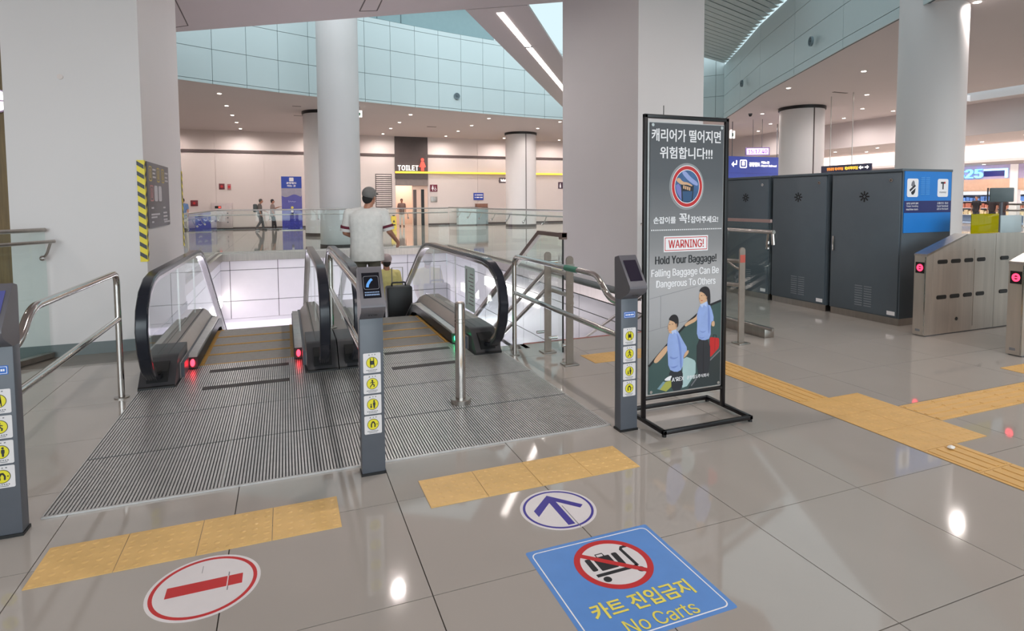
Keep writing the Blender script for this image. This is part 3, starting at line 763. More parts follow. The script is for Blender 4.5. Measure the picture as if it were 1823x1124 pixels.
# glass screen right of the stairs
gs = thing('glass_screen', 'clear glass screen with steel handrail and shoe before the dark cabinets', 'balustrade')
M().box(4.874, 4.886, 4.86, 7.2, .1, 1.26).obj('glass_pane', m_glass_g, gs)
M().box(4.868, 4.892, 4.86, 7.2, 1.25, 1.285).obj('top_strip', mat('pink_steel', (176, 150, 146), .4, .6), gs)
M().tube([(4.80, 4.74, 1.155), (4.80, 7.2, 1.155)], .022, 12).obj('handrail', m_steel, gs)
M().tube(bend([(4.80, 4.76, 1.155), (4.80, 4.745, 1.02)], .02), .018, 10).obj('handrail_end', m_steel, gs)
M().tube(bend([(4.87, 4.88, .99), (4.82, 4.86, 1.0), (4.80, 4.82, 1.14)], .03), .011, 8).obj('bracket', m_steel, gs)
for z in (.965, 1.02): M().lathe([(.02, 0), (.02, .03)], 12, (4.866, 4.89, z)).obj('clamp', m_chrome, gs)
M().box(4.80, 4.93, 4.84, 7.2, 0, .1, .004).obj('shoe', m_steel, gs)
M().tube([(4.79, 4.72, .115), (4.79, 7.2, .115)], .016, 10).obj('lower_tube', m_steel, gs)

# generic glass balustrade runs around the void
def balustrade(label, p0, p1, n, inward, top=1.28, hand=1.13, brackets=True):
    r = thing('glass_balustrade', label, 'balustrade'); p0, p1 = Vector(p0), Vector(p1); dd = (p1 - p0).normalized(); nn = Vector(inward)
    for k in range(n):
        a = p0.lerp(p1, k / n) + dd * .006; b = p0.lerp(p1, (k + 1) / n) - dd * .006; h = nn * .006
        M().prism([tuple(a + h), tuple(b + h), tuple(b - h), tuple(a - h)], 'z', .03, top).obj('glass_pane', m_glass_g, r)
        if brackets:
            for c in (a + dd * .03,):
                q = c - nn * .10
                M().tube(bend([(c.x, c.y, hand - .16), (c.x - nn.x * .05, c.y - nn.y * .05, hand - .12), (q.x, q.y, hand)], .05), .012, 8).obj('bracket', m_steel, r)
                M().sphere((c.x, c.y, hand - .16), .028, 8).obj('clamp', m_chrome, r)
    M().tube([(*p0, top), (*p1, top)], .02, 10).obj('top_rail', m_steel, r)
    q0, q1 = p0 - nn * .1, p1 - nn * .1
    M().tube([(*q0, hand), (*q1, hand)], .017, 10).obj('handrail', m_steel, r)
    w_ = nn * .04
    M().prism([tuple(p0 + w_), tuple(p1 + w_), tuple(p1 - w_), tuple(p0 - w_)], 'z', .012, .06).obj('shoe', m_steel, r)
    return r
balustrade('glass balustrade along the far edge of the escalator void', (-1.85, 18.95), (5.08, 18.95), 5, (0, -1))
balustrade('glass balustrade along the left edge of the void behind the pillar', (-1.85, 9.4), (-1.85, 18.9), 7, (1, 0))
balustrade('glass balustrade of narrow panes along the right edge of the void', (5.08, 10.2), (5.08, 18.9), 8, (-1, 0), 1.3, 1.175)
balustrade('glass balustrade left of the white pillar, ending at its face', (-2.15, 6.86), (-3.5, 4.55), 2, (-.86, .5), 1.25, 1.14)
balustrade('glass balustrade far behind the ticket gates', (14.3, 2.0), (14.3, 7.75), 4, (1, 0), 1.37, 1.24)

# ================================================================== TACTILE PAVING
def dots_mesh(m, n=6):
    t = M().box(.0015, .2985, .0015, .2985, .0004, .0035)
    for i in range(n):
        for j in range(n):
            cx, cy = .025 + .05 * i, .025 + .05 * j
            r0 = [t.b.verts.new((cx + .014 * math.cos(PI / 4 * k), cy + .014 * math.sin(PI / 4 * k), .0035)) for k in range(8)]
            r1 = [t.b.verts.new((cx + .009 * math.cos(PI / 4 * k), cy + .009 * math.sin(PI / 4 * k), .0052)) for k in range(8)]
            for k in range(8): t.b.faces.new((r0[k], r0[(k + 1) % 8], r1[(k + 1) % 8], r1[k]))
            t.b.faces.new(r1)
    return t.mesh('tile', m)
def bars_mesh(m, along):
    t = M().box(.0015, .2985, .0015, .2985, .0004, .0035)
    for i in range(4):
        c = .0375 + .075 * i
        if along == 'y': t.box(c - .0125, c + .0125, .012, .288, .0035, .0075)
        else: t.box(.012, .288, c - .0125, c + .0125, .0035, .0075)
    return t.mesh('tile', m)
dm, dm2, bmy, bmx = dots_mesh(m_yel), dots_mesh(m_yel2, 6), bars_mesh(m_yel2, 'y'), bars_mesh(m_yel2, 'x')
def tactile(label, tiles, loc):
    r = thing('tactile_paving', label, 'paving', (loc[0], loc[1], 0))
    for me_, i, j in tiles: link('tile', me_, r, (i * .3, j * .3, 0))
    return r
tactile('yellow tactile warning strip of four tiles before the left escalator', [(dm, i, 0) for i in range(4)], (-.991, 2.734))
tactile('yellow tactile warning strip of four tiles before the right escalator', [(dm, i, 0) for i in range(4)], (.628, 2.739))
tactile('long yellow ribbed tactile guide path running from the stairs along the hall', [(bmy, 0, j) for j in range(0, 4)] + [(bmy, 0, j) for j in range(7, 12)], (3.49, 1.08))
tactile('yellow dotted tactile block where the guide path branches', [(dm2, i, j) for i in range(2) for j in range(3)], (3.49, 2.28))
tactile('yellow tactile branch path leading toward the ticket gates', [(bmx, i, 0) for i in range(13)], (4.1, 2.56))
tactile('yellow dotted tactile patch before the ticket gate passage', [(dm2, i, 0) for i in range(3)], (5.85, 2.885))
tactile('yellow tactile warning row along the top of the stairs', [(dm2, i, 0) for i in range(5)], (2.63, 4.68))

# ================================================================== FLOOR STICKERS
def fl(parent, name, poly, m, lv): return M().prism(poly, 'z', .0004 + .0003 * lv, .0007 + .0003 * lv).obj(name, m, parent)
def circ(r, n=64, c=(0, 0)): return [(c[0] + r * math.cos(2 * PI * i / n), c[1] + r * math.sin(2 * PI * i / n)) for i in range(n)]
s = thing('floor_sticker', 'round white no-entry floor sticker with a red bar', 'sticker', (-.332, 2.504, 0))
fl(s, 'disc', circ(.203), m_stk, 0)
t = M().ring(0, 0, .176, .190, 'z', .0006, .0012, 64); t.obj('red_ring', m_ink_r, s)
fl(s, 'red_bar', [(-.133, -.033), (.08, -.033), (.08, .033), (-.133, .033)], m_ink_r, 1); fl(s, 'red_bar', [(.084, -.033), (.136, -.033), (.136, .033), (.084, .033)], m_ink_r, 1)
for a, b in (((.083, -.06), (.087, -.033)), ((.082, .035), (.086, .06)), ((-.02, .09), (-.018, .14))): fl(s, 'scratch', [a, (b[0], a[1]), b, (a[0], b[1])], m_ink_g, 1)
s = thing('floor_sticker', 'round white floor sticker with an indigo arrow pointing to the right escalator', 'sticker', (1.203, 2.505, 0))
fl(s, 'disc', circ(.186), m_stk, 0)
M().ring(0, 0, .160, .172, 'z', .0006, .0012, 64).obj('indigo_ring', m_ink_b, s)
fl(s, 'arrow', [(0, .136), (.13, -.008), (.106, -.03), (.018, .066), (.018, -.147), (-.017, -.147), (-.017, .066), (-.117, -.034), (-.119, .022)], m_ink_b, 1)
fl(s, 'scratch', [(.028, .02), (.032, .02), (.032, -.18), (.028, -.18)], m_ink_g, 2)
s = thing('floor_sticker', 'square blue no-carts floor sticker with a red prohibition ring', 'sticker', (1.217, 1.935, 0))
fl(s, 'sheet', rounded(-.302, .302, -.302, .297, .012), m_skyblue, 0)
o1, o2 = rounded(-.284, .284, -.284, .279, .028), rounded(-.279, .279, -.279, .274, .024)
t = M()
for i in range(len(o1)): t.prism([o1[i], o1[(i + 1) % len(o1)], o2[(i + 1) % len(o2)], o2[i]], 'z', .0006, .001)
t.obj('white_border', m_ink_w, s)
cc = (.012, .098)
fl(s, 'white_disc', circ(.157, 64, cc), m_stk, 1)
M().ring(cc[0], cc[1], .137, .163, 'z', .0010, .0015, 64).obj('red_ring', m_ink_r, s)
k = lambda pts: [(cc[0] + x, cc[1] + y) for x, y in pts]
fl(s, 'suitcase', k(rounded(-.105, -.080, -.022, .060, .008)), m_ink_k, 2)
fl(s, 'suitcase', k(rounded(-.068, .010, -.030, .058, .004)), m_ink_k, 2)
fl(s, 'suitcase', k(rounded(.022, .048, -.026, .062, .008)), m_ink_k, 2)
fl(s, 'suitcase_handle', k(stroke([(-.045, .058), (-.045, .076), (-.012, .076), (-.012, .058)], .006)), m_ink_k, 2)
fl(s, 'cart_bed', k([(-.105, -.060), (.085, -.060), (.085, -.042), (-.105, -.042)]), m_ink_k, 2)
fl(s, 'cart_handle', k(stroke([(.085, -.050), (.078, .072), (.088, .084), (.112, .084)], .015)), m_ink_k, 2)
fl(s, 'cart_wheel', circ(.017, 24, (cc[0] - .075, cc[1] - .083)), m_ink_k, 2); fl(s, 'cart_wheel', circ(.017, 24, (cc[0] + .085, cc[1] - .075)), m_ink_k, 2)
fl(s, 'red_slash', k([(-.105, .108), (-.122, .090), (.105, -.108), (.122, -.090)]), m_ink_r, 3)
text('lettering', '카트 진입금지', m_ink_y, s, (.0, -.135, .0011), .43, .088, FLAT, bold=.016)
text('lettering', 'No Carts', m_ink_y, s, (.01, -.240, .0011), .30, .066, FLAT, bold=.004)
# crumpled paper
t = M(); bmesh.ops.create_icosphere(t.b, subdivisions=2, radius=1)
for v in t.b.verts: v.co = Vector((v.co.x * .026, v.co.y * .02, .008 + max(-.0075, v.co.z * .011))) * (1 + random.uniform(-.15, .15)); 
for v in t.b.verts: v.co.z = max(v.co.z, .0) + .0076
tag(t.obj('paper_scrap', mat('paper', (232, 230, 226), .7), None, (3.673, 2.236, 0)), 'small crumpled white paper scrap lying on the yellow tactile path', 'paper')

# ================================================================== INFORMATION KIOSKS
KW = .063
def kiosk(label, x, scr, lit, full=True):
    r = thing('sensor_post', label, 'post', (x, 3.205, 0), 0)
    M().box(-KW, KW, 0, .075, .012, .872, .004).obj('column', m_dark, r)
    M().box(-KW - .004, KW + .004, -.004, .08, 0, .014).obj('base_plate', m_black, r)
    prof = [(0, .868), (-.085, .918), (-.098, .932), (-.104, .948), (-.10, .965), (.028, 1.142), (.034, 1.147), (.078, 1.135), (.082, 1.12), (.076, .868)]
    M().prism(prof, 'x', -.0635, .0635).obj('head', mat('kiosk_head', (104, 101, 106), .36, .2, noise=.04), r)
    s = M().box(-.046, .046, -.0015, 0, -.076, .076).obj('screen', scr, r); s.location = (0, -.0365, 1.0555); s.rotation_euler = (math.radians(-35.8), 0, 0)
    if lit:
        t = M(); o1, o2 = rounded(-.041, .041, -.026, .056, .012), rounded(-.0385, .0385, -.0235, .0535, .010)
        for i in range(len(o1)): t.prism([o1[i], o1[(i + 1) % len(o1)], o2[(i + 1) % len(o2)], o2[i]], 'y', -.0022, -.0015)
        t.obj('icon_frame', m_ink_g, s)
        M().prism(stroke([(-.022, -.012), (-.018, .006), (-.004, .028), (.006, .036)], .014), 'y', -.0022, -.0015).obj('handset_icon', mat('icon_blue', (90, 150, 215), .5, noise=0, emit=.25, emitc=(90, 150, 215)), s)
        t = M()
        for q in range(9): t.box(-.038 + q * .0086, -.0318 + q * .0086, -.0022, -.0015, -.046, -.040)
        for q in range(9): t.box(-.038 + q * .0086, -.0318 + q * .0086, -.0022, -.0015, -.062, -.053)
        t.obj('lettering', mat('screen_text', (120, 140, 170), .5, noise=0, emit=.3, emitc=(120, 140, 170)), s)
    m_ = text('lettering', 'TCB', m_ink_k, r, (0, -.058, .898), .05, .016, (math.radians(52), 0, 0), bold=.02)
    if full:
        lb = M().prism(rounded(-.043, .043, .745, .785, .004), 'y', -.0015, 0).obj('blue_label', mat('label_blue', (48, 106, 190), .4, noise=0), r)
        o1, o2 = rounded(-.039, .039, .749, .781, .003), rounded(-.037, .037, .751, .779, .003)
        t = M()
        for i in range(len(o1)): t.prism([o1[i], o1[(i + 1) % len(o1)], o2[(i + 1) % len(o2)], o2[i]], 'y', -.0021, -.0015)
        for q, (a, b) in enumerate(((-.030, -.024), (-.022, -.016), (-.012, -.006), (-.004, .004), (.008, .014), (.016, .022), (.024, .030))): t.box(a, b, -.0021, -.0015, .760, .770)
        t.obj('print', m_ink_w, lb)
    for q, (z0, z1) in enumerate(((.571, .680), (.457, .560), (.342, .447), (.232, .333))):
        st_ = M().prism(rounded(-.0465, .0465, z0, z1, .006), 'y', -.0014, 0).obj('sticker', m_stk, r)
        zc = (z0 + z1) / 2 + .002
        M().disc(0, zc, .031, 'y', -.002, -.0014).obj('yellow_disc', mat('sticker_yellow', (226, 214, 48), .4, noise=0), st_)
        M().ring(0, zc, .0285, .031, 'y', -.0024, -.0018, 32).obj('black_ring', m_ink_k, st_)
        t = M(); Y = (-.0026, -.002)
        if q == 0:
            t.prism(rounded(-.011, .011, zc - .012, zc + .010, .005), 'y', *Y); t.prism(stroke([(-.008, zc - .026), (-.008, zc + .024)], .004), 'y', *Y); t.prism(stroke([(.012, zc - .024), (.008, zc + .026)], .004), 'y', *Y)
        elif q == 1:
            t.disc(0, zc + .017, .005, 'y', *Y, 12); t.prism(stroke([(0, zc + .012), (.002, zc - .002), (.010, zc - .008), (.008, zc - .018)], .006), 'y', *Y)
            t.prism(stroke([(.002, zc - .002), (-.008, zc - .010), (-.012, zc - .02)], .005), 'y', *Y); t.prism(stroke([(-.012, zc + .004), (0, zc + .010), (.012, zc + .004)], .004), 'y', *Y)
        elif q == 2:
            t.disc(.007, zc + .017, .005, 'y', *Y, 12); t.prism(rounded(.001, .014, zc - .008, zc + .011, .004), 'y', *Y); t.prism([(.003, zc - .008), (.012, zc - .008), (.011, zc - .022), (.004, zc - .022)], 'y', *Y)
            t.disc(-.009, zc + .0, .004, 'y', *Y, 12); t.prism(rounded(-.013, -.005, zc - .02, zc - .005, .003), 'y', *Y)
        else:
            t.prism(stroke([(-.004, zc + .012), (-.010, zc), (-.009, zc - .016)], .007), 'y', *Y); t.prism(stroke([(.004, zc + .012), (.010, zc), (.009, zc - .016)], .007), 'y', *Y); t.prism([(-.006, zc + .017), (.006, zc + .017), (.006, zc + .009), (-.006, zc + .009)], 'y', *Y)
            t.disc(.021, zc, .003, 'y', *Y, 8)
        t.obj('pictogram', m_ink_k, st_)
        t = M()
        t.prism([(-.020, z1 - .013), (-.010, z1 - .013), (-.015, z1 - .005)], 'y', -.002, -.0014); t.box(-.001, .004, -.002, -.0014, z1 - .012, z1 - .007); t.box(.013, .019, -.002, -.0014, z1 - .012, z1 - .007)
        for g_ in range(7): t.box(-.030 + g_ * .0085, -.0245 + g_ * .0085, -.002, -.0014, z0 + .013, z0 + .018)
        t.box(-.022, .022, -.002, -.0014, z0 + .006, z0 + .009)
        t.obj('print', m_ink_g, st_)
    return r
kiosk('grey sensor post with lit handset screen standing between the two escalators', .42, mat('screen_dark', (14, 16, 26), .08, noise=0, spec=.7), True, False)
kiosk('grey sensor post with blank dark screen beside the warning banner stand', 2.05, mat('screen_off', (40, 34, 48), .12, noise=0), False)
kiosk('grey sensor post at the left guide rail, cut by the picture edge', -1.206, mat('screen_blue', (72, 74, 120), .12, noise=0, emit=.25, emitc=(80, 84, 150)), False)

# ================================================================== WARNING BANNER STAND
sg = thing('banner_stand', 'tall black-framed warning banner stand with a printed poster', 'sign', (0, 3.285, 0))
def bar(a, b, r=.012, nm='frame_bar'):
    a, b = Vector(a), Vector(b); lo = [min(p, q) - r for p, q in zip(a, b)]; hi = [max(p, q) + r for p, q in zip(a, b)]
    return M().box(lo[0], hi[0], lo[1], hi[1], lo[2], hi[2], .003).obj(nm, m_frame, sg)
XL, XR = 2.213, 2.878
bar((XL, 0, .04), (XL, 0, 2.05), .013, 'post'); bar((XR, 0, .04), (XR, 0, 2.05), .013, 'post')
bar((XL, 0, 2.052), (XR, 0, 2.052), .013); bar((XL, 0, .165), (XR, 0, .165), .011)
for y in (-.245, .19): bar((2.205, y, .028), (2.90, y, .028), .013, 'base_bar')
for x in (2.205, 2.90): bar((x, -.245, .028), (x, .19, .028), .013, 'base_bar')
for x in (2.205, 2.90):
    for y in (-.245, .19): M().lathe([(.014, 0), (.014, .015)], 12, (x, y, 0)).obj('foot', m_black, sg)
M().tube([(2.37, .02, 2.05), (2.37, .02, 2.13)], .003, 6).obj('hook', m_black, sg)
M().box(2.236, 2.862, .004, .010, .182, 2.018).obj('backing', m_alu, sg)
ps = M().box(2.250, 2.850, -.004, .004, .19, 2.012).obj('poster', grad_mat('poster_print', [(0, (120, 124, 122)), (.30, (172, 170, 172)), (.42, (178, 175, 176)), (.55, (140, 139, 140)), (.80, (92, 94, 98)), (1, (84, 84, 88))], .19, 2.012, .3), sg)
def chaikin(p, n=2):
    for _ in range(n):
        q = []
        for a, b in zip(p, p[1:] + p[:1]): q += [(a[0] * .75 + b[0] * .25, a[1] * .75 + b[1] * .25), (a[0] * .25 + b[0] * .75, a[1] * .25 + b[1] * .75)]
        p = q
    return p
def pp(nm, poly, m, lv=0, par=None):
    if nm in ('arm', 'face', 'hair', 'man_shirt', 'woman_shirt', 'skirt', 'man_trousers', 'hand', 'blouse', 'fold', 'emblem'): poly = chaikin(poly, 1 if nm in ('man_shirt', 'woman_shirt', 'skirt', 'man_trousers') else 2)
    return M().prism(poly, 'y', -.0043 - .0003 * (lv + 1), -.004 - .0003 * lv).obj(nm, m, par or ps)
def pt(body, m, cx, cz, wd, ht, bold=.012, nm='lettering'): return text(nm, body, m, ps, (cx, -.0042, cz), wd, ht, bold=bold)
pt('캐리어가 떨어지면', m_ink_w, 2.543, 1.932, .565, .084, .013)
pt('위험합니다!!!', m_ink_w, 2.541, 1.817, .43, .080, .013)
gl_ = M()
M().disc(2.545, 1.592, .158, 'y', -.0046, -.004, 48, .9).obj('pale_halo', mat('print_halo', (150, 152, 154), .35, noise=0), ps)
M().ring(2.545, 1.592, .110, .143, 'y', -.0078, -.0072, 56, .9).obj('white_ring', m_ink_w, ps)
M().ring(2.545, 1.592, .115, .138, 'y', -.0083, -.0077, 56, .9).obj('red_ring', m_ink_r, ps)
pp('picture_ground', [(2.545 + .099 * math.cos(2 * PI * i / 48), 1.592 + .112 * math.sin(2 * PI * i / 48)) for i in range(48)], mat('print_blue', (66, 100, 146), .35, noise=.2, scale=14), 5)
pp('blouse', [(2.50, 1.69), (2.53, 1.70), (2.575, 1.655), (2.635, 1.62), (2.636, 1.595), (2.60, 1.605), (2.55, 1.635), (2.515, 1.668)], mat('print_lilac', (150, 164, 214), .4, noise=0), 6)
pp('trouser', [(2.452, 1.60), (2.462, 1.555), (2.50, 1.50), (2.50, 1.58), (2.475, 1.61)], mat('print_violet', (124, 126, 190), .4, noise=0), 6)
pp('case', [(2.505, 1.486), (2.592, 1.486), (2.602, 1.60), (2.495, 1.605)], mat('print_case', (34, 40, 52), .4, noise=0), 7)
pp('case', [(2.514, 1.490), (2.582, 1.490), (2.590, 1.56), (2.508, 1.56)], mat('print_case2', (52, 86, 126), .4, noise=0), 8)
pp('hand', [(2.458, 1.64), (2.480, 1.655), (2.51, 1.622), (2.545, 1.622), (2.592, 1.60), (2.585, 1.592), (2.545, 1.605), (2.515, 1.603), (2.490, 1.607), (2.458, 1.628)], mat('print_skin', (214, 172, 136), .4, noise=0), 9)
for q in range(4): pp('finger', [(2.512 + .016 * q, 1.578 - .004 * q), (2.523 + .016 * q, 1.576 - .004 * q), (2.525 + .016 * q, 1.598 - .004 * q), (2.513 + .016 * q, 1.600 - .004 * q)], MATS['print_skin'], 9)
pt('손잡이를', m_ink_w, 2.368, 1.366, .178, .047, .016); pt('꼭!', m_ink_w, 2.527, 1.376, .085, .066, .014); pt('잡아주세요!', m_ink_w, 2.696, 1.366, .232, .047, .016)
t = M()
for q in range(36): t.box(2.262 + q * .0163, 2.271 + q * .0163, -.0046, -.004, 1.296, 1.304)
t.obj('dotted_line', m_ink_w, ps)
pp('warning_box', [(2.363, 1.151), (2.728, 1.151), (2.728, 1.257), (2.363, 1.257)], m_ink_w, 0)
t = M(); o1 = [(2.371, 1.159), (2.720, 1.159), (2.720, 1.249), (2.371, 1.249)]; o2 = [(2.376, 1.164), (2.715, 1.164), (2.715, 1.244), (2.376, 1.244)]
for i in range(4): t.prism([o1[i], o1[(i + 1) % 4], o2[(i + 1) % 4], o2[i]], 'y', -.0049, -.0045)
t.obj('red_border', m_ink_r, ps)
text('lettering', 'WARNING!', m_ink_r, ps, (2.546, -.0045, 1.204), .29, .056, bold=.014)
pt('Hold Your Baggage!', m_ink_k, 2.549, 1.090, .505, .068, .022)
pt('Falling Baggage Can Be', m_ink_w, 2.545, 1.006, .557, .064, .018)
pt('Dangerous To Others', m_ink_w, 2.551, .931, .49, .062, .018)
# poster scene
pw = [('seam_line', stroke([(2.25, .84), (2.645, .905)], .002)), ('seam_line', stroke([(2.25, .622), (2.60, .678)], .002)), ('seam_line', stroke([(2.342, .853), (2.343, .64)], .002))]
for nm, pg in pw: pp(nm, pg, m_ink_g, 0)
pp('dark_balustrade', [(2.25, .383), (2.40, .52), (2.567, .655), (2.72, .755), (2.85, .79), (2.85, .19), (2.25, .19)], mat('print_teal', (64, 86, 84), .35, noise=.06), 0)
pp('printed_rail', stroke([(2.25, .383), (2.40, .52), (2.567, .657), (2.72, .757), (2.85, .792)], .016), m_ink_k, 1)
pp('step_shadow', [(2.85, .45), (2.75, .375), (2.60, .23), (2.57, .19), (2.85, .19)], mat('print_shadow', (50, 58, 60), .35, noise=.06), 1)
pp('step_edge', stroke([(2.85, .44), (2.74, .36), (2.60, .21)], .010), m_ink_g, 2)
lil = mat('print_shirt', (150, 172, 224), .4, noise=.06, scale=16); psk = MATS['print_skin']; hairm = mat('print_hair', (36, 32, 36), .4, noise=0); dkp = mat('print_trousers', (44, 46, 52), .4, noise=.1)
pp('red_case', [(2.755, .530), (2.765, .538), (2.828, .526), (2.836, .518), (2.838, .470), (2.832, .452), (2.772, .402), (2.755, .395)], m_ink_r, 2); pp('case_handle', stroke([(2.785, .535), (2.785, .552), (2.81, .548), (2.81, .53)], .006), m_ink_k, 2); pp('case_rib', stroke([(2.80, .53), (2.80, .43)], .003), mat('print_dark_red', (140, 36, 38), .4, noise=0), 3)
pp('skirt', [(2.643, .55), (2.758, .53), (2.76, .30), (2.70, .26), (2.643, .30)], dkp, 3)
pp('arm', [(2.642, .715), (2.648, .665), (2.572, .640), (2.548, .630), (2.536, .640), (2.556, .660), (2.636, .690)], psk, 3)
pp('woman_shirt', [(2.664, .772), (2.72, .80), (2.762, .755), (2.792, .655), (2.760, .645), (2.762, .53), (2.70, .518), (2.642, .545), (2.645, .66), (2.638, .70)], lil, 4)
pp('arm', [(2.768, .645), (2.794, .655), (2.796, .61), (2.768, .615)], psk, 4)
pp('face', [(2.660, .862), (2.705, .875), (2.73, .83), (2.722, .785), (2.69, .772), (2.668, .782), (2.655, .82)], psk, 5)
pp('hair', [(2.656, .865), (2.672, .893), (2.712, .903), (2.745, .885), (2.754, .84), (2.755, .765), (2.735, .765), (2.727, .815), (2.705, .85), (2.665, .868)], hairm, 6)
pp('eye', [(2.672, .836), (2.684, .836), (2.684, .839), (2.672, .839)], hairm, 6); pp('eye', [(2.696, .838), (2.707, .838), (2.707, .841), (2.696, .841)], hairm, 6)
pp('mouth', [(2.672, .80), (2.688, .80), (2.688, .804), (2.672, .804)], m_ink_r, 6)
pp('pale_case', [(2.525, .405), (2.56, .418), (2.60, .402), (2.628, .385), (2.636, .366), (2.636, .30), (2.628, .285), (2.565, .212), (2.525, .205)], mat('print_case3', (176, 202, 202), .4, noise=.08), 2)
pp('man_trousers', [(2.41, .36), (2.527, .345), (2.53, .19), (2.43, .19)], dkp, 3)
pp('arm', [(2.40, .525), (2.405, .475), (2.325, .405), (2.300, .400), (2.287, .415), (2.315, .45)], psk, 3)
pp('man_shirt', [(2.405, .585), (2.435, .612), (2.475, .618), (2.52, .545), (2.570, .470), (2.535, .44), (2.525, .335), (2.47, .318), (2.408, .35), (2.402, .46), (2.395, .50)], lil, 4)
pp('arm', [(2.535, .44), (2.572, .47), (2.578, .445), (2.53, .405)], psk, 4)
pp('face', [(2.405, .665), (2.43, .70), (2.475, .67), (2.478, .625), (2.44, .592), (2.412, .596), (2.400, .632)], psk, 5)
pp('hair', [(2.405, .69), (2.43, .722), (2.468, .722), (2.49, .69), (2.485, .63), (2.468, .635), (2.46, .668), (2.42, .684)], hairm, 6)
pp('eye', [(2.410, .654), (2.421, .654), (2.421, .657), (2.410, .657)], hairm, 6); pp('eye', [(2.432, .656), (2.444, .656), (2.444, .659), (2.432, .659)], hairm, 6)
fo = mat('print_fold', (122, 144, 204), .4, noise=0); fo2 = mat('print_shade', (178, 136, 108), .4, noise=0)
for fp in ([(2.47, .60), (2.50, .55), (2.515, .46), (2.52, .35), (2.505, .34), (2.50, .45), (2.485, .54)], [(2.42, .44), (2.45, .42), (2.50, .43), (2.46, .41), (2.42, .42)], [(2.415, .37), (2.44, .36), (2.50, .37), (2.45, .345)],
           [(2.735, .78), (2.752, .72), (2.755, .60), (2.745, .55), (2.735, .62), (2.735, .70)], [(2.655, .60), (2.69, .58), (2.73, .59), (2.69, .57)], [(2.65, .555), (2.68, .54), (2.72, .545), (2.68, .53)]): pp('fold', fp, fo, 5)
pp('collar', [(2.428, .606), (2.440, .585), (2.452, .600), (2.470, .588), (2.470, .618), (2.440, .614)], mat('print_collar', (186, 202, 236), .4, noise=0), 6)
pp('collar', [(2.664, .775), (2.685, .752), (2.698, .772), (2.722, .755), (2.725, .795), (2.69, .782)], MATS['print_collar'], 6)
pp('ear', [(2.462, .655), (2.474, .66), (2.476, .632), (2.466, .630)], fo2, 7); pp('ear', [(2.716, .83), (2.726, .83), (2.724, .808), (2.716, .81)], fo2, 7)
pp('nose', [(2.402, .645), (2.408, .628), (2.398, .628)], fo2, 7); pp('nose', [(2.660, .828), (2.668, .812), (2.657, .813)], fo2, 7)
pp('leg_gap', [(2.698, .52), (2.702, .52), (2.704, .28), (2.700, .28)], m_ink_k, 4)
pp('mouth', [(2.410, .616), (2.426, .616), (2.426, .619), (2.410, .619)], m_ink_r, 6)
pp('bag', [(2.318, .222), (2.366, .268), (2.386, .262), (2.34, .214)], mat('print_bag', (126, 156, 166), .4, noise=0), 4)
pp('bag', [(2.34, .214), (2.386, .262), (2.432, .268), (2.434, .225), (2.392, .196)], mat('print_bag2', (170, 170, 84), .4, noise=0), 4)
pp('emblem', [(2.368, .274), (2.40, .296), (2.441, .303), (2.425, .278), (2.428, .266)], m_ink_w, 6)
text('lettering', "A'REX", m_ink_w, ps, (2.487, -.0062, .272), .10, .028, bold=.016); text('lettering', '공항철도주식회사', m_ink_w, ps, (2.655, -.0062, .272), .19, .026, bold=.012)
for x, z in ((2.268, 1.996), (2.832, 1.996), (2.268, .206), (2.832, .206)): M().disc(x, z, .011, 'y', -.0085, -.004, 16).obj('fixing', m_chrome, sg)

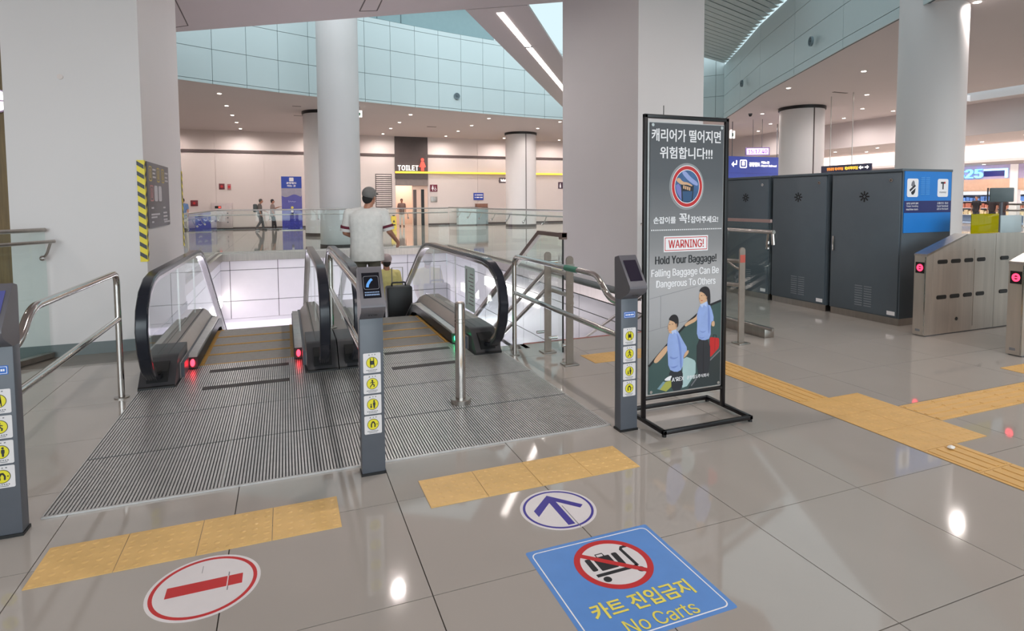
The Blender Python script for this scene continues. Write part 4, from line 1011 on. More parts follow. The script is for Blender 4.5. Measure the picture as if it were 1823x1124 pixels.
# ================================================================== DARK CABINETS
def cabinet(label, y0, end=False):
    r = thing('equipment_cabinet', label, 'cabinet', (6.68, y0, 0))
    D, L, H = .87, .94, 1.85
    m_cab = mat('cabinet_grey', (88, 98, 106), .4, noise=.03, scale=5)
    M().box(.012, D, .0, L, .086, H - .03).obj('body', m_cab, r)
    M().box(.02, D - .01, .01, L - .01, 0, .086).obj('plinth', m_steel, r)
    M().box(-.012, D + .005, -.006, L + .006, H - .03, H, .003).obj('top', m_cab, r)
    d = M().box(-.004, .012, .018, L - .018, .10, H - .045, .002).obj('door', m_cab, r)
    yc = L / 2; t = M()
    for q in range(8):
        a = 2 * PI * q / 8
        for rr in (.024, .042, .058):
            ya, za = yc - .0 + rr * math.cos(a), 1.53 + rr * math.sin(a); t.box(-.0055, -.0038, ya - .009, ya + .009, za - .009, za + .009)
    t.obj('fan_grille', m_black, d)
    M().lathe([(.02, 0), (.02, .006)], 16).obj('lock', m_chrome, d); lk = bpy.data.objects[d.children[-1].name]; lk.rotation_euler = (0, -PI / 2, 0); lk.location = (-.004, .13, 1.72)
    M().box(-.014, -.0045, .128, .136, 1.712, 1.728).obj('key_slot', m_black, d)
    M().box(-.026, -.004, L - .07, L - .045, .83, 1.02, .004).obj('handle', m_chrome, d)
    t = M()
    for q in range(9):
        for ya in (yc - .13, yc - .005): t.box(-.0085, -.0038, ya, ya + .10, .17 + .03 * q, .182 + .03 * q)
    t.obj('vent_louvre', mat('louvre_grey', (126, 132, 138), .4), d)
    M().box(-.0055, -.0038, .04, .14, .118, .165).obj('plate', m_ink_w, d)
    if end:
        pn = M().box(.03, D - .02, -.008, 0, 1.10, H - .03).obj('blue_panel', m_cabblue, r)
        M().box(.03, D - .02, -.0095, -.008, 1.335, 1.475).obj('navy_band', m_navy, pn)
        for xa in (.07, .60):
            M().prism(rounded(xa, xa + .19, 1.52, 1.735, .025), 'y', -.010, -.008).obj('white_tile', m_ink_w, pn)
        sh = mat('emblem_grey', (120, 120, 128), .4, noise=0)
        M().prism([(.135, 1.655), (.145, 1.69), (.17, 1.715), (.19, 1.70), (.20, 1.665), (.16, 1.64)], 'y', -.011, -.010).obj('emblem', sh, pn)
        M().prism([(.108, 1.605), (.20, 1.665), (.215, 1.648), (.122, 1.582)], 'y', -.011, -.010).obj('emblem', m_ink_k, pn)
        M().prism([(.135, 1.575), (.212, 1.625), (.202, 1.575), (.178, 1.548), (.150, 1.548)], 'y', -.011, -.010).obj('emblem', m_ink_k, pn)
        M().prism([(.655, 1.70), (.735, 1.70), (.735, 1.678), (.705, 1.678), (.705, 1.61), (.685, 1.61), (.685, 1.678), (.655, 1.678)], 'y', -.011, -.010).obj('emblem', m_ink_k, pn)
        M().disc(.725, 1.69, .013, 'y', -.0115, -.010, 16).obj('emblem', m_ink_r, pn)
        text('lettering', 'money', m_ink_g, pn, (.695, -.010, 1.572), .12, .022, bold=.02)
        t = M()
        for q in range(9):
            for xa in (.30, .385): t.box(xa, xa + .07, -.013, -.008, 1.55 + .024 * q, 1.558 + .024 * q)
        t.obj('vent_louvre', mat('louvre_blue', (86, 160, 220), .4), pn)
        for xa, b in ((.165, ('승차권 승하차 발매', 'Ticket Vending', 'machine room')), (.70, ('교통카드 정산', 'Card Terminal', 'add on the board'))):
            for q, tx in enumerate(b): text('lettering', tx, m_ink_w, pn, (xa, -.0095, 1.445 - .034 * q), .20, .024, bold=.012)
    return r
cabinet('dark grey equipment cabinet nearest the gates, with a blue end panel', 4.70, True)
cabinet('middle dark grey equipment cabinet of the row of three', 5.70)
cabinet('farthest dark grey equipment cabinet, partly behind the glass screen', 6.70)

# ================================================================== TICKET GATES
def gate(label, y0):
    r = thing('ticket_gate', label, 'ticket gate', (6.43, y0, 0))
    W_ = .13
    M().prism([(0, .01), (0, .885), (.01, .9), (.655, 1.10), (1.17, 1.10), (1.17, .01)], 'y', 0, W_).obj('body', m_gate, r)
    M().prism([(1.175, .01), (1.175, 1.10), (1.95, 1.09), (1.95, .01)], 'y', 0, W_).obj('body', m_gate, r)
    M().prism([(-.004, .878), (.0, .90), (.655, 1.104), (.665, 1.104), (.665, 1.09), (.01, .878)], 'y', -.004, W_ + .004).obj('lid', m_steel, r)
    M().box(.03, 1.93, .01, W_ - .01, 0, .012).obj('foot', m_dark, r)
    M().box(-.003, .0, .004, .014, .02, .87).obj('trim', m_chrome, r)
    M().box(.10, .78, -.003, 0, .06, .93).obj('side_panel', m_gate, r); M().box(.80, 1.14, -.003, 0, .06, .93).obj('side_panel', m_gate, r)
    for z in (.805, .415):
        for xa, xb in ((.172, .335), (.395, .555), (.62, .77), (.84, .985), (1.265, 1.41)):
            M().prism(rounded(xa, xb, z - .018, z + .027, .02), 'y', -.006, -.0005).obj('slot', m_black, r)
    M().disc(.52, .16, .02, 'y', -.006, -.0005, 16).obj('keyhole', m_black, r)
    sc = M().box(-.004, 0, .02, .115, .69, .81).obj('display', m_black, r)
    t = M()
    for i in range(24):
        a0, a1 = 2 * PI * i / 24, 2 * PI * (i + 1) / 24
        q = [(.0675 + rr * math.cos(a) , .75 + rr * math.sin(a) * 1.15) for rr, a in ((.017, a0), (.034, a0), (.034, a1), (.017, a1))]
        t.prism(q, 'x', -.0055, -.004)
    t.box(-.0055, -.004, .052, .083, .744, .756); t.obj('no_entry_light', mat('gate_red', (255, 60, 90), .5, noise=0, emit=4, emitc=(255, 40, 70)), sc)
    M().box(-.002, 0, .05, .1, .05, .075).obj('plate', m_ink_g, r)
    return r
g1 = gate('steel ticket gate with yellow glass flap beside the blue-panelled cabinet', 4.23)
M().box(.82, 1.31, .055, .067, 1.10, 1.325, .004).obj('flap', m_glass_y, g1); M().box(.82, 1.31, .058, .064, 1.105, 1.32).obj('flap_film', mat('yellow_film', (196, 186, 40), .4), g1)
M().box(1.345, 1.74, .055, .067, 1.095, 1.30, .004).obj('flap', mat('grey_flap', (176, 190, 194), .25, noise=.02), g1)
gate('steel ticket gate cut by the right edge of the picture', 3.33)
bl = thing('barrier_post', 'thin black barrier post standing behind the near ticket gates', 'post', (9.2, 4.55, 0))
M().lathe([(.10, 0), (.10, .02), (.03, .03)], 16).obj('foot', m_black, bl); M().lathe([(.025, .02), (.025, 1.28)], 12).obj('shaft', m_black, bl); M().box(-.06, .06, -.04, .04, 1.22, 1.33, .01).obj('head', m_black, bl)

# ================================================================== ITEMS ON THE LEFT PILLAR
nb = thing('notice_board', 'grey rules notice board on the side of the left pillar', 'sign', (-1.316, 0, 0))
M().box(0, .012, 6.985, 8.16, 1.24, 1.93, .003).obj('board', mat('board_grey', (98, 92, 96), .4), nb)
t2 = M()
def pict(t, y, z, h, wd):
    o1 = rounded(y, y + wd, z, z + h, .03); o2 = rounded(y + .014, y + wd - .014, z + .014, z + h - .014, .022)
    for i in range(len(o1)): t.prism([o1[i], o1[(i + 1) % len(o1)], o2[(i + 1) % len(o2)], o2[i]], 'x', .0125, .0135)
    t.prism([(y + wd * .35, z + h * .2), (y + wd * .65, z + h * .2), (y + wd * .6, z + h * .6), (y + wd * .4, z + h * .6)], 'x', .0125, .0135); t.disc(y + wd / 2, z + h * .72, wd * .13, 'x', .0125, .0135, 10)
for y in (7.05, 7.46, 7.72):
    q_ = M(); pict(q_, y, 1.73, .16, .15); q_.obj('pictogram', mat('dull_yellow', (190, 166, 84), .5, noise=0), nb)
for y in (7.08,): pict(t2, y, 1.52, .17, .17)
for y in (7.30, 7.52): 
    M().prism(rounded(y, y + .17, 1.52, 1.69, .03), 'x', .0125, .0132).obj('pictogram', mat('dull_white', (190, 186, 190), .5, noise=0), nb)
for y0, z0, L_ in ((7.24, 1.85, .16), (7.24, 1.81, .13), (7.24, 1.77, .16), (7.92, 1.84, .18), (7.92, 1.79, .15), (7.92, 1.75, .18), (7.12, 1.44, .12), (7.75, 1.44, .14), (7.10, 1.37, .45), (7.10, 1.34, .3), (7.75, 1.38, .22), (7.75, 1.34, .24), (7.75, 1.30, .24), (7.78, 1.275, .35), (7.12, 1.29, .1)): M().box(.0125, .0133, y0, y0 + L_, z0, z0 + .018).obj('print_line', MATS['dull_white'], nb)
t2.obj('red_pictogram', mat('dull_red', (186, 120, 120), .5, noise=0), nb)
m_haz_k = m_ink_k
def hazard(label, x, y, sx, sy):
    r = thing('corner_guard', label, 'corner guard', (x, y, .905))
    H = 1.03; wx, wy = .062, .062
    M().box(min(0, sx * wx), max(0, sx * wx), min(0, -sy * .004), max(0, -sy * .004), 0, H).obj('face', m_hazy, r)
    M().box(min(0, -sx * .004), max(0, -sx * .004), min(-sy * .004, sy * wy), max(-sy * .004, sy * wy), 0, H).obj('face', m_hazy, r)
    t = M(); n = 10
    for k_ in range(n):
        z = .05 + k_ * .102
        for ax in ('y', 'x'):
            a0, a1 = (0, sx * wx) if ax == 'y' else (0, sy * wy)
            sgn = 1
            pts = [(a0, z - .03), (a0, z + .012), (a1, z + .055 if True else z), (a1, z + .013)]
            pts = [(p, max(0, min(H, q))) for p, q in pts]
            if ax == 'y': t.prism(pts, 'y', -sy * .0052, -sy * .0038)
            else: t.prism(pts, 'x', -sx * .0052, -sx * .0038)
    t.obj('black_stripes', m_ink_k, r); return r
hazard('yellow and black corner guard on the near corner of the left pillar', -1.316, 6.896, -1, 1)
hazard('yellow and black corner guard on the far corner of the left pillar', -1.316, 9.254, -1, -1)
rl = thing('round_sign', 'glowing round white sign on the wood wall behind the left pillar', 'sign', (-4.30, 11.94, 3.17))
t = M().disc(0, 0, .17, 'y', 0, .05, 28); t.obj('lit_face', m_litw, rl); M().ring(0, 0, .17, .19, 'y', -.005, .055, 28).obj('rim', mat('rim_violet', (196, 170, 206), .4), rl)
M().box(-.17, .17, -.006, 0, -.012, .012).obj('bar', MATS['rim_violet'], rl)
# speakers and ceiling gear
for x, y, z, l in ((7.19, 25.17, 6.13, 'round grey loudspeaker on the far cyan fascia'), (14.42, 13.0, 6.1, 'oval-looking grey loudspeaker on the right fascia, nearer one'), (17.75, 19.4, 6.3, 'grey loudspeaker on the right fascia near its far corner')):
    sp = thing('loudspeaker', l, 'speaker', (x, y, z))
    a = 0 if y > 25 else math.radians(60)
    sp.rotation_euler = (0, 0, a if y > 25 else -math.radians(117.5))
    M().ring(0, 0, .115, .14, 'y', -.03, .03, 24).obj('rim', mat('speaker_rim', (110, 126, 132), .5), sp); M().disc(0, 0, .125, 'y', -.015, .03, 24).obj('grille', mat('speaker_grille', (86, 98, 104), .7), sp); M().sphere((0, -.012, 0), .03, 10).obj('cone', m_fdark, sp)
for x, y, l in ((13.25, 33.9, 'small black dome camera on the far ceiling by the column'), (20.3, 21.6, 'small black dome camera on the right ceiling by the column'), (25.9, 16.2, 'black camera hanging at the edge of the skylight slot')):
    cm_ = thing('dome_camera', l, 'camera', (x, y, HC)); M().lathe([(.09, -.05), (.09, 0)], 16).obj('mount', m_dark, cm_); M().sphere((0, 0, -.07), .075, 12).obj('dome', m_black, cm_)

# ================================================================== FAR WALL: TOILET ENTRANCE AND FITTINGS
te = root_struct('wall_toilet')
m_peach = mat('lobby_paint', (226, 196, 178), .6, noise=.02)
M().box(6.3, 8.5, 39.6, 39.7, 0, 2.9).obj('back', m_peach, te); M().box(6.3, 6.41, 36.6, 39.6, 0, 2.9).obj('side', m_peach, te); M().box(8.42, 8.5, 36.6, 39.6, 0, 2.9).obj('side', m_peach, te)
M().box(6.3, 8.5, 36.6, 39.7, 2.8, 2.9).obj('lobby_ceiling', m_ceil, te); M().box(6.3, 8.5, 36.4, 39.7, -.05, .0).obj('lobby_floor', m_tile, te)
M().box(7.45, 8.42, 36.42, 36.5, 0, 2.5).obj('jamb_wall', m_peach, te)
M().box(7.50, 7.70, 36.38, 36.42, 0, 2.24).obj('door_slit', m_stripd, te); M().box(8.0, 8.19, 36.38, 36.42, 0, 2.26).obj('door_slit', m_black, te)
M().box(6.38, 8.42, 36.26, 36.4, 2.92, 5.5).obj('dark_panel', m_tdark, te); M().box(6.41, 8.42, 36.3, 36.4, 2.5, 2.91).obj('lintel', mat('lintel_grey', (128, 116, 112), .5), te)
tl = thing('toilet_sign', 'lit white TOILET lettering with a red woman figure on dark panel', 'sign', (0, 36.22, 0))
text('lettering', 'TOILET', m_litw, tl, (7.17, 0, 3.58), 1.26, .31, depth=.05, bold=.012, spacing=1.12)
t = M().disc(8.07, 4.10, .095, 'y', -.05, 0, 20)
t.prism([(7.99, 3.98), (8.15, 3.98), (8.27, 3.66), (8.20, 3.63), (8.16, 3.74), (8.16, 3.42), (8.08, 3.42), (8.08, 3.60), (8.06, 3.60), (8.06, 3.42), (7.98, 3.42), (7.98, 3.74), (7.94, 3.63), (7.87, 3.66)], 'y', -.05, 0)
t.obj('woman_figure', m_litr, tl)
for xa in (6.7, 7.2, 7.7, 8.07): M().box(xa - .01, xa + .01, 0, .03, 3.5, 3.53).obj('bracket', m_dark, tl)
yl = thing('light_line', 'long glowing yellow light line across the toilet wall', 'lamp', (0, 36.2, 3.31))
M().box(6.38, 17.75, 0, .08, -.055, .055).obj('diffuser', m_lity, yl); M().box(6.38, 17.75, .08, .13, -.04, .04).obj('rail', m_dark, yl)
for xa in (8.6, 11, 14, 17): M().box(xa, xa + .05, .1, .2, -.02, .02).obj('bracket', m_dark, yl)
vt = thing('wall_vent', 'tall grey slatted vent grille in the wall left of the toilet entrance', 'vent', (5.18, 36.37, 1.15))
M().box(0, 1.0, -.01, 0, 0, 2.05).obj('frame', mat('vent_grey', (84, 76, 76), .6), vt)
slm = M().prism([(-.06, .0), (-.01, .07), (-.01, .09), (-.07, .015)], 'x', .04, .96).mesh('slat', mat('vent_slat', (196, 186, 182), .45))
for q in range(16): link('slat', slm, vt, (0, 0, .06 + q * .123))
def plate(name, label, cat, x, z, wx, wz, m, y=36.36, th=.03):
    r = thing(name, label, cat, (x, y, z)); M().box(-wx / 2, wx / 2, -th, 0, -wz / 2, wz / 2, .004).obj('plate', m, r); return r
r = plate('restroom_sign', 'dark red restroom pictogram sign right of the toilet entrance', 'sign', 8.80, 2.34, .46, .44, mat('sign_maroon', (110, 30, 52), .4))
t = M().disc(-.07, .12, .04, 'y', -.034, -.03, 14).prism([(-.12, .07), (-.02, .07), (.0, -.06), (-.045, -.06), (-.05, -.16), (-.09, -.16), (-.095, -.06), (-.14, -.06)], 'y', -.034, -.03)
t.obj('woman_figure', m_ink_w, r)
t = M().ring(.10, -.09, .045, .07, 'y', -.034, -.03, 20).prism([(.07, .10), (.10, .10), (.11, -.02), (.16, -.03), (.16, -.06), (.08, -.05)], 'y', -.034, -.03); t.obj('wheelchair_figure', m_ink_w, r)
r = plate('braille_map', 'grey tactile map plate below the restroom pictogram sign', 'sign', 8.81, 1.63, .42, .35, m_steel)
t = M()
for q in range(4): t.box(-.15 + .02 * q, -.03 + .05 * q, -.034, -.03, .10 - .06 * q, .12 - .06 * q)
t.obj('relief', m_ink_g, r)
r = plate('wall_sign', 'small blue wall sign with white text above the counter', 'sign', 11.76, 1.81, .68, .46, m_bluesign)
t = M()
for q, (a, b, z) in enumerate(((-.26, -.18, .06), (-.14, .28, .06), (-.26, -.20, -.10), (-.15, .05, -.10), (.09, .28, -.10))): t.box(a, b, -.034, -.03, z, z + .07)
t.obj('print', m_ink_w, r)
r = thing('hanging_sign', 'small dark TOILET sign with lit white letters near the capped column', 'sign', (13.17, 35.4, 2.83))
M().box(-.32, .32, -.05, .05, -.17, .17, .01).obj('case', mat('sign_case', (92, 82, 88), .4), r); text('lettering', 'Toilet', m_litw, r, (-.06, -.05, 0), .36, .16, bold=.02); M().box(-.02, .02, .05, .96, -.02, .02).obj('arm', m_dark, r)
r = plate('restroom_sign', 'dark restroom sign half hidden by the right pillar edge', 'sign', 17.75, 2.55, .5, .45, mat('sign_plum', (70, 40, 62), .4))
M().disc(-.1, .1, .04, 'y', -.034, -.03, 14).prism([(-.15, .05), (-.05, .05), (-.04, -.16), (-.16, -.16)], 'y', -.034, -.03).obj('man_figure', m_ink_w, r)
for x, z, l, m in ((-3.23, 2.40, 'square dark red alarm box on the left part of the far wall', mat('alarm_red', (112, 44, 52), .5)), (-2.86, 2.38, 'narrow red fire notice beside the square alarm box', mat('alarm_pink', (176, 110, 112), .5)), (-4.62, 1.48, 'dark red box low on the far wall by the left pillar', MATS['alarm_red'])):
    r = plate('alarm_box', l, 'alarm', x, z, .18 if x > -3 else .28 if x > -4 else .36, .32, m); M().disc(0, 0, .07, 'y', -.036, -.03, 14).obj('button', m_ink_r, r)
tp = thing('ticket_machine', 'pale wall machine panel with a red display beside the blue machine', 'machine', (-3.78, 36.3, .08))
M().box(0, 1.05, -.1, 0.05, 0, 1.40, .01).obj('case', mat('machine_pale', (196, 182, 180), .45), tp); M().box(.18, .5, -.106, -.1, 1.10, 1.24).obj('display', m_black, tp); M().box(.36, .48, -.11, -.106, 1.13, 1.21).obj('red_light', m_litr, tp)
for z in (.3, .55, .8): M().box(.78, .84, -.108, -.1, z, z + .06).obj('key', m_dark, tp)
bmn = thing('blue_machine', 'low blue machine with white marks behind the void balustrade', 'machine', (-4.49, 35.7, 0))
M().box(0, .98, -.3, .3, 0, .78, .01).obj('case', mat('machine_blue', (84, 88, 156), .45), bmn); M().box(.05, .93, -.28, .28, .78, .80).obj('top', m_steel, bmn)
for xa, z in ((.12, .62), (.42, .60), (.7, .56), (.15, .36)): M().prism(stroke([(xa, z), (xa + .08, z - .06), (xa + .17, z - .03)], .04), 'y', -.304, -.3).obj('white_mark', m_ink_w, bmn)
bn = thing('blue_banner', 'tall blue free-standing banner before the far wall', 'banner', (-.14, 33.6, 0))
M().box(0, 1.02, 0, .05, 2.25, 2.88).obj('header', m_bluesign, bn)
M().box(0, 1.02, .0, .05, .04, 2.25).obj('board', mat('banner_violet', (98, 98, 176), .45, noise=.05), bn)
wv = [(0.0, 2.25), (0, 1.85)] + [(x / 20 * 1.02, 1.85 - .07 * math.sin(x / 20 * 2.4 * PI)) for x in range(1, 20)] + [(1.02, 1.88), (1.02, 2.25)]
M().prism(wv, 'y', -.003, 0).obj('grey_wave', mat('banner_grey', (168, 164, 180), .45), bn)
M().box(0, 1.02, -.002, 0, .04, .62).obj('blue_base', mat('banner_deep', (58, 62, 164), .45, noise=.3, scale=9), bn)
M().prism(rounded(.40, .62, 2.62, 2.82, .03), 'y', -.004, 0).obj('emblem', m_ink_w, bn)
text('lettering', '공항철도', m_ink_w, bn, (.51, -.001, 2.53), .52, .11, bold=.03); text('lettering', '타는 곳', m_ink_w, bn, (.51, -.001, 2.38), .42, .11, bold=.03)
M().prism(stroke([(.34, 1.60), (.36, 1.50), (.42, 1.57), (.48, 1.52), (.54, 1.56), (.60, 1.52), (.70, 1.54)], .025), 'y', -.004, 0).obj('script_line', mat('banner_light', (190, 190, 226), .5, noise=0), bn)
for z, m in ((1.22, m_ink_y), (1.02, m_ink_w), (.86, m_ink_k)): M().disc(.52, z, .07, 'y', -.004, 0, 14).obj('figure', m, bn)
M().box(-.05, 1.07, -.15, .2, 0, .04).obj('foot', m_steel, bn)
dk = thing('service_counter', 'pale counter unit standing under the small blue wall sign', 'counter', (10.0, 34.9, 0))
M().prism([(0, 0)] + [(0, .5)] + arc((.6, .55), .6, 180, 90, 6)[0:0] + [(1.15, .5), (1.15, 0)], 'z', .06, 1.10).obj('body', mat('counter_pale', (190, 206, 208), .4), dk); M().box(-.03, 1.2, -.03, .53, 1.10, 1.14).obj('top', m_dark, dk); M().box(.02, 1.1, .04, .46, 0, .06).obj('plinth', m_stripd, dk)
M().box(1.16, 1.92, .0, .5, .06, 1.08).obj('side_unit', mat('counter_grey', (140, 156, 160), .4), dk); M().box(1.18, 1.9, .04, .46, 0, .06).obj('plinth', m_stripd, dk)
bx = thing('wooden_box', 'brown wooden box lying on the grey counter unit', 'box', (11.2, 34.95, 1.08))
M().box(0, .72, 0, .4, 0, .26, .005).obj('body', mat('box_brown', (136, 96, 80), .6, noise=.1), bx); M().box(.3, .74, -.01, .2, .0, .03).obj('tray', m_black, bx); M().box(-.01, .73, -.01, .41, .24, .27).obj('lid', MATS['box_brown'], bx)
wc = thing('wet_floor_sign', 'yellow folding wet-floor sign standing before the toilet entrance', 'sign', (5.33, 31, 0))
m_wf = mat('wet_yellow', (232, 196, 52), .4)
for sg_ in (-1, 1):
    o = M().prism(rounded(-.13, .13, 0, .78, .09), 'y', -.012, .012).obj('leaf', m_wf, wc, (0, sg_ * .16, 0)); o.rotation_euler = (sg_ * math.radians(11), 0, 0)
    if sg_ < 0:
        M().prism([(-.07, .42), (.07, .42), (0, .56)], 'y', -.016, -.012).obj('pictogram', m_ink_k, o); M().box(-.07, .07, -.016, -.012, .25, .32).obj('print', m_ink_k, o)
M().box(-.06, .06, -.03, .03, .74, .79).obj('hinge', m_black, wc)
ex = thing('exit_sign', 'small lit white sign under the far ceiling beside the big round column', 'sign', (3.04, 25.5, 5.2)); M().box(-.1, .1, -.03, .03, -.14, .14, .01).obj('case', m_litw, ex); M().box(-.03, .03, -.032, -.03, -.08, .05).obj('figure', mat('exit_green', (60, 150, 110), .5), ex); M().tube([(0, 0, .14), (0, 0, .3)], .012, 8).obj('rod', m_dark, ex)
ex = thing('exit_sign', 'small lit white sign hanging left of the clock', 'sign', (22.2, 24.9, 4.95)); M().box(-.16, .16, -.03, .03, -.2, .2, .01).obj('case', m_litw, ex); M().box(-.06, .06, -.032, -.03, -.1, .08).obj('figure', MATS['exit_green'], ex); M().tube([(0, 0, .2), (0, 0, .55)], .012, 8).obj('rod', m_dark, ex)

# ================================================================== RIGHT HALL: SIGNS, CLOCK, SHOPS
ck = thing('clock', 'violet lit digital clock hanging from two rods by the capped column', 'clock', (22.1, 23, 3.9), -.5)
M().box(-.58, .58, -.06, .06, -.2, .2, .01).obj('case', mat('clock_case', (150, 130, 190), .4), ck)
M().box(-.52, .52, -.066, -.06, -.15, .15).obj('face', mat('clock_face', (240, 210, 255), .5, noise=0, emit=1.0, emitc=(236, 204, 255)), ck)
text('lettering', '15:17:40', mat('clock_digit', (140, 90, 190), .5, noise=0), ck, (0, -.068, 0), .9, .2, bold=.02)
for xa in (-.22, .22): M().tube([(xa, 0, .2), (xa, 0, 1.6)], .012, 8).obj('rod', m_dark, ck)
bs = thing('direction_sign', 'wide blue overhead direction sign behind the far cabinet', 'sign', (23.0, 24, 2.9))
M().box(-1.9, 1.9, 0, .2, -.9, .83).obj('board', m_bluesign, bs)
M().box(-1.9, 1.9, -.006, 0, -.03, -.02).obj('seam', m_navy, bs)
M().prism(stroke([(-1.30, .62), (-1.30, .42), (-1.52, .42)], .07), 'y', -.01, 0).obj('arrow', m_litw, bs); M().prism([(-1.62, .42), (-1.48, .56), (-1.48, .28)], 'y', -.01, 0).obj('arrow_head', m_litw, bs)
o1, o2 = rounded(-1.08, -.62, .24, .66, .08), rounded(-1.03, -.67, .29, .61, .05)
t = M()
for i in range(len(o1)): t.prism([o1[i], o1[(i + 1) % len(o1)], o2[(i + 1) % len(o2)], o2[i]], 'y', -.01, 0)
t.obj('train_frame', m_litw, bs); M().prism(rounded(-.94, -.76, .36, .57, .04), 'y', -.01, 0).obj('train_icon', m_litw, bs)
text('lettering', '공항철도', m_litw, bs, (-.10, 0, .43), .72, .22, bold=.03); text('lettering', '타는곳', m_litw, bs, (.62, 0, .54), .55, .14, bold=.02); text('lettering', 'Airport Railroad', m_litw, bs, (.85, 0, .36), 1.05, .13, bold=.015)
for xa in (-1.5, 1.5): M().tube([(xa, .1, .83), (xa, .1, 2.6)], .02, 8).obj('rod', m_dark, bs)
ys_ = thing('direction_sign', 'long dark direction sign with orange letters behind the cabinets', 'sign', (20, 16.3, 2.45), -PI / 2)
M().box(-1.05, 1.05, -.06, .06, -.3, .36, .01).obj('case', mat('sign_dark', (44, 44, 74), .4), ys_)
om = mat('lit_orange', (255, 160, 60), .5, noise=0, emit=.9, emitc=(250, 150, 50))
text('lettering', '인천공항 제1터미널', om, ys_, (-.42, -.06, .22), .72, .12, bold=.02); text('lettering', '제2여객터미널', m_lity, ys_, (.28, -.06, .22), .55, .13, bold=.02)
M().prism(stroke([(.62, .22), (.78, .22)], .05), 'y', -.066, -.06).prism([(.60, .22), (.68, .29), (.68, .15)], 'y', -.066, -.06).obj('arrow', m_litw, ys_); M().prism(stroke([(.84, .22), (.94, .22)], .04), 'y', -.066, -.06).prism([(1.0, .22), (.93, .29), (.93, .15)], 'y', -.066, -.06).obj('arrow', m_litw, ys_)
for xa in (-.7, .25): M().tube([(xa, 0, .36), (xa, 0, 3.05)], .015, 8).obj('rod', m_steel, ys_)
# shop front with lit sign
m_shopw = mat('shop_wood', (186, 150, 128), .5, noise=.05); 
sf = thing('convenience_store', 'convenience shop front with a lit sign band beyond the gates', 'shop', (36, 0, 0))
M().box(0, .15, 15.5, 26, 2.55, 3.3).obj('fascia', mat('shop_fascia', (150, 138, 168), .45), sf)
M().box(0, .15, 15.5, 26, 1.95, 2.55).obj('wood_band', m_shopw, sf)
for y in (26, 19.3, 18.6, 15.5): M().box(-.05, .25, y - .18, y + .18, 0, 3.3).obj('post', m_white, sf)
text('lettering', 'GS25', mat('sign_cyan', (120, 220, 255), .5, noise=0, emit=1.3, emitc=(110, 216, 255)), sf, (-.05, 21.75, 2.87), 1.9, .5, (0, 0, -PI / 2), bold=.025, depth=.06)
M().box(-.03, 0, 19.7, 20.75, 2.70, 2.98).obj('blue_plate', m_navy, sf); 
t = M().box(-.06, 0, 19.6, 20.75, 3.0, 3.10).box(-.06, 0, 19.6, 19.72, 2.60, 3.0); t.obj('lit_frame', mat('sign_cyan2', (160, 220, 250), .5, noise=0, emit=1.1, emitc=(150, 216, 250)), sf)
sh = thing('shop_shelves', 'lit goods shelves inside the convenience shop', 'shelf', (38.4, 0, 0))
M().box(0, .5, 15.7, 25.5, 0, .1).box(.45, .5, 15.7, 25.5, .1, 1.9).obj('back', mat('shelf_back', (170, 190, 214), .5), sh)
for z in (.5, .9, 1.3, 1.7): M().box(0, .46, 15.7, 25.5, z, z + .03).obj('shelf', m_white, sh)
for z in (.53, .93, 1.33):
    t = M(); y = 15.8
    while y < 25.3:
        wd = random.uniform(.1, .35); t.box(.05, .4, y, y + wd, z, z + random.uniform(.15, .3)); y += wd + .05
    o = t.obj('goods', mat('goods_%d' % int(z * 10), [(180, 110, 90), (90, 130, 190), (220, 200, 160)][int(z * 10) % 3], .5, noise=.4, scale=5), sh); o['kind'] = 'stuff'
area('shelf_lamp', (37.4, 20, 3.2), 2.4, 9, 260, (.95, .97, 1))
mn = thing('monitor', 'dark grey monitor back standing above the far glass balustrade', 'monitor', (14.05, 7.75, 0), -.9)
M().box(-.20, .20, -.03, .03, 1.42, 1.72, .02).obj('screen_back', mat('monitor_grey', (92, 106, 110), .4), mn); M().tube([(0, .0, 0), (0, 0, 1.42)], .03, 10).obj('stand', m_dark, mn); M().lathe([(.16, 0), (.16, .02), (.03, .03)], 20).obj('foot', m_dark, mn); M().box(-.24, -.22, -.03, .03, 1.42, 1.72).obj('edge', m_black, mn)

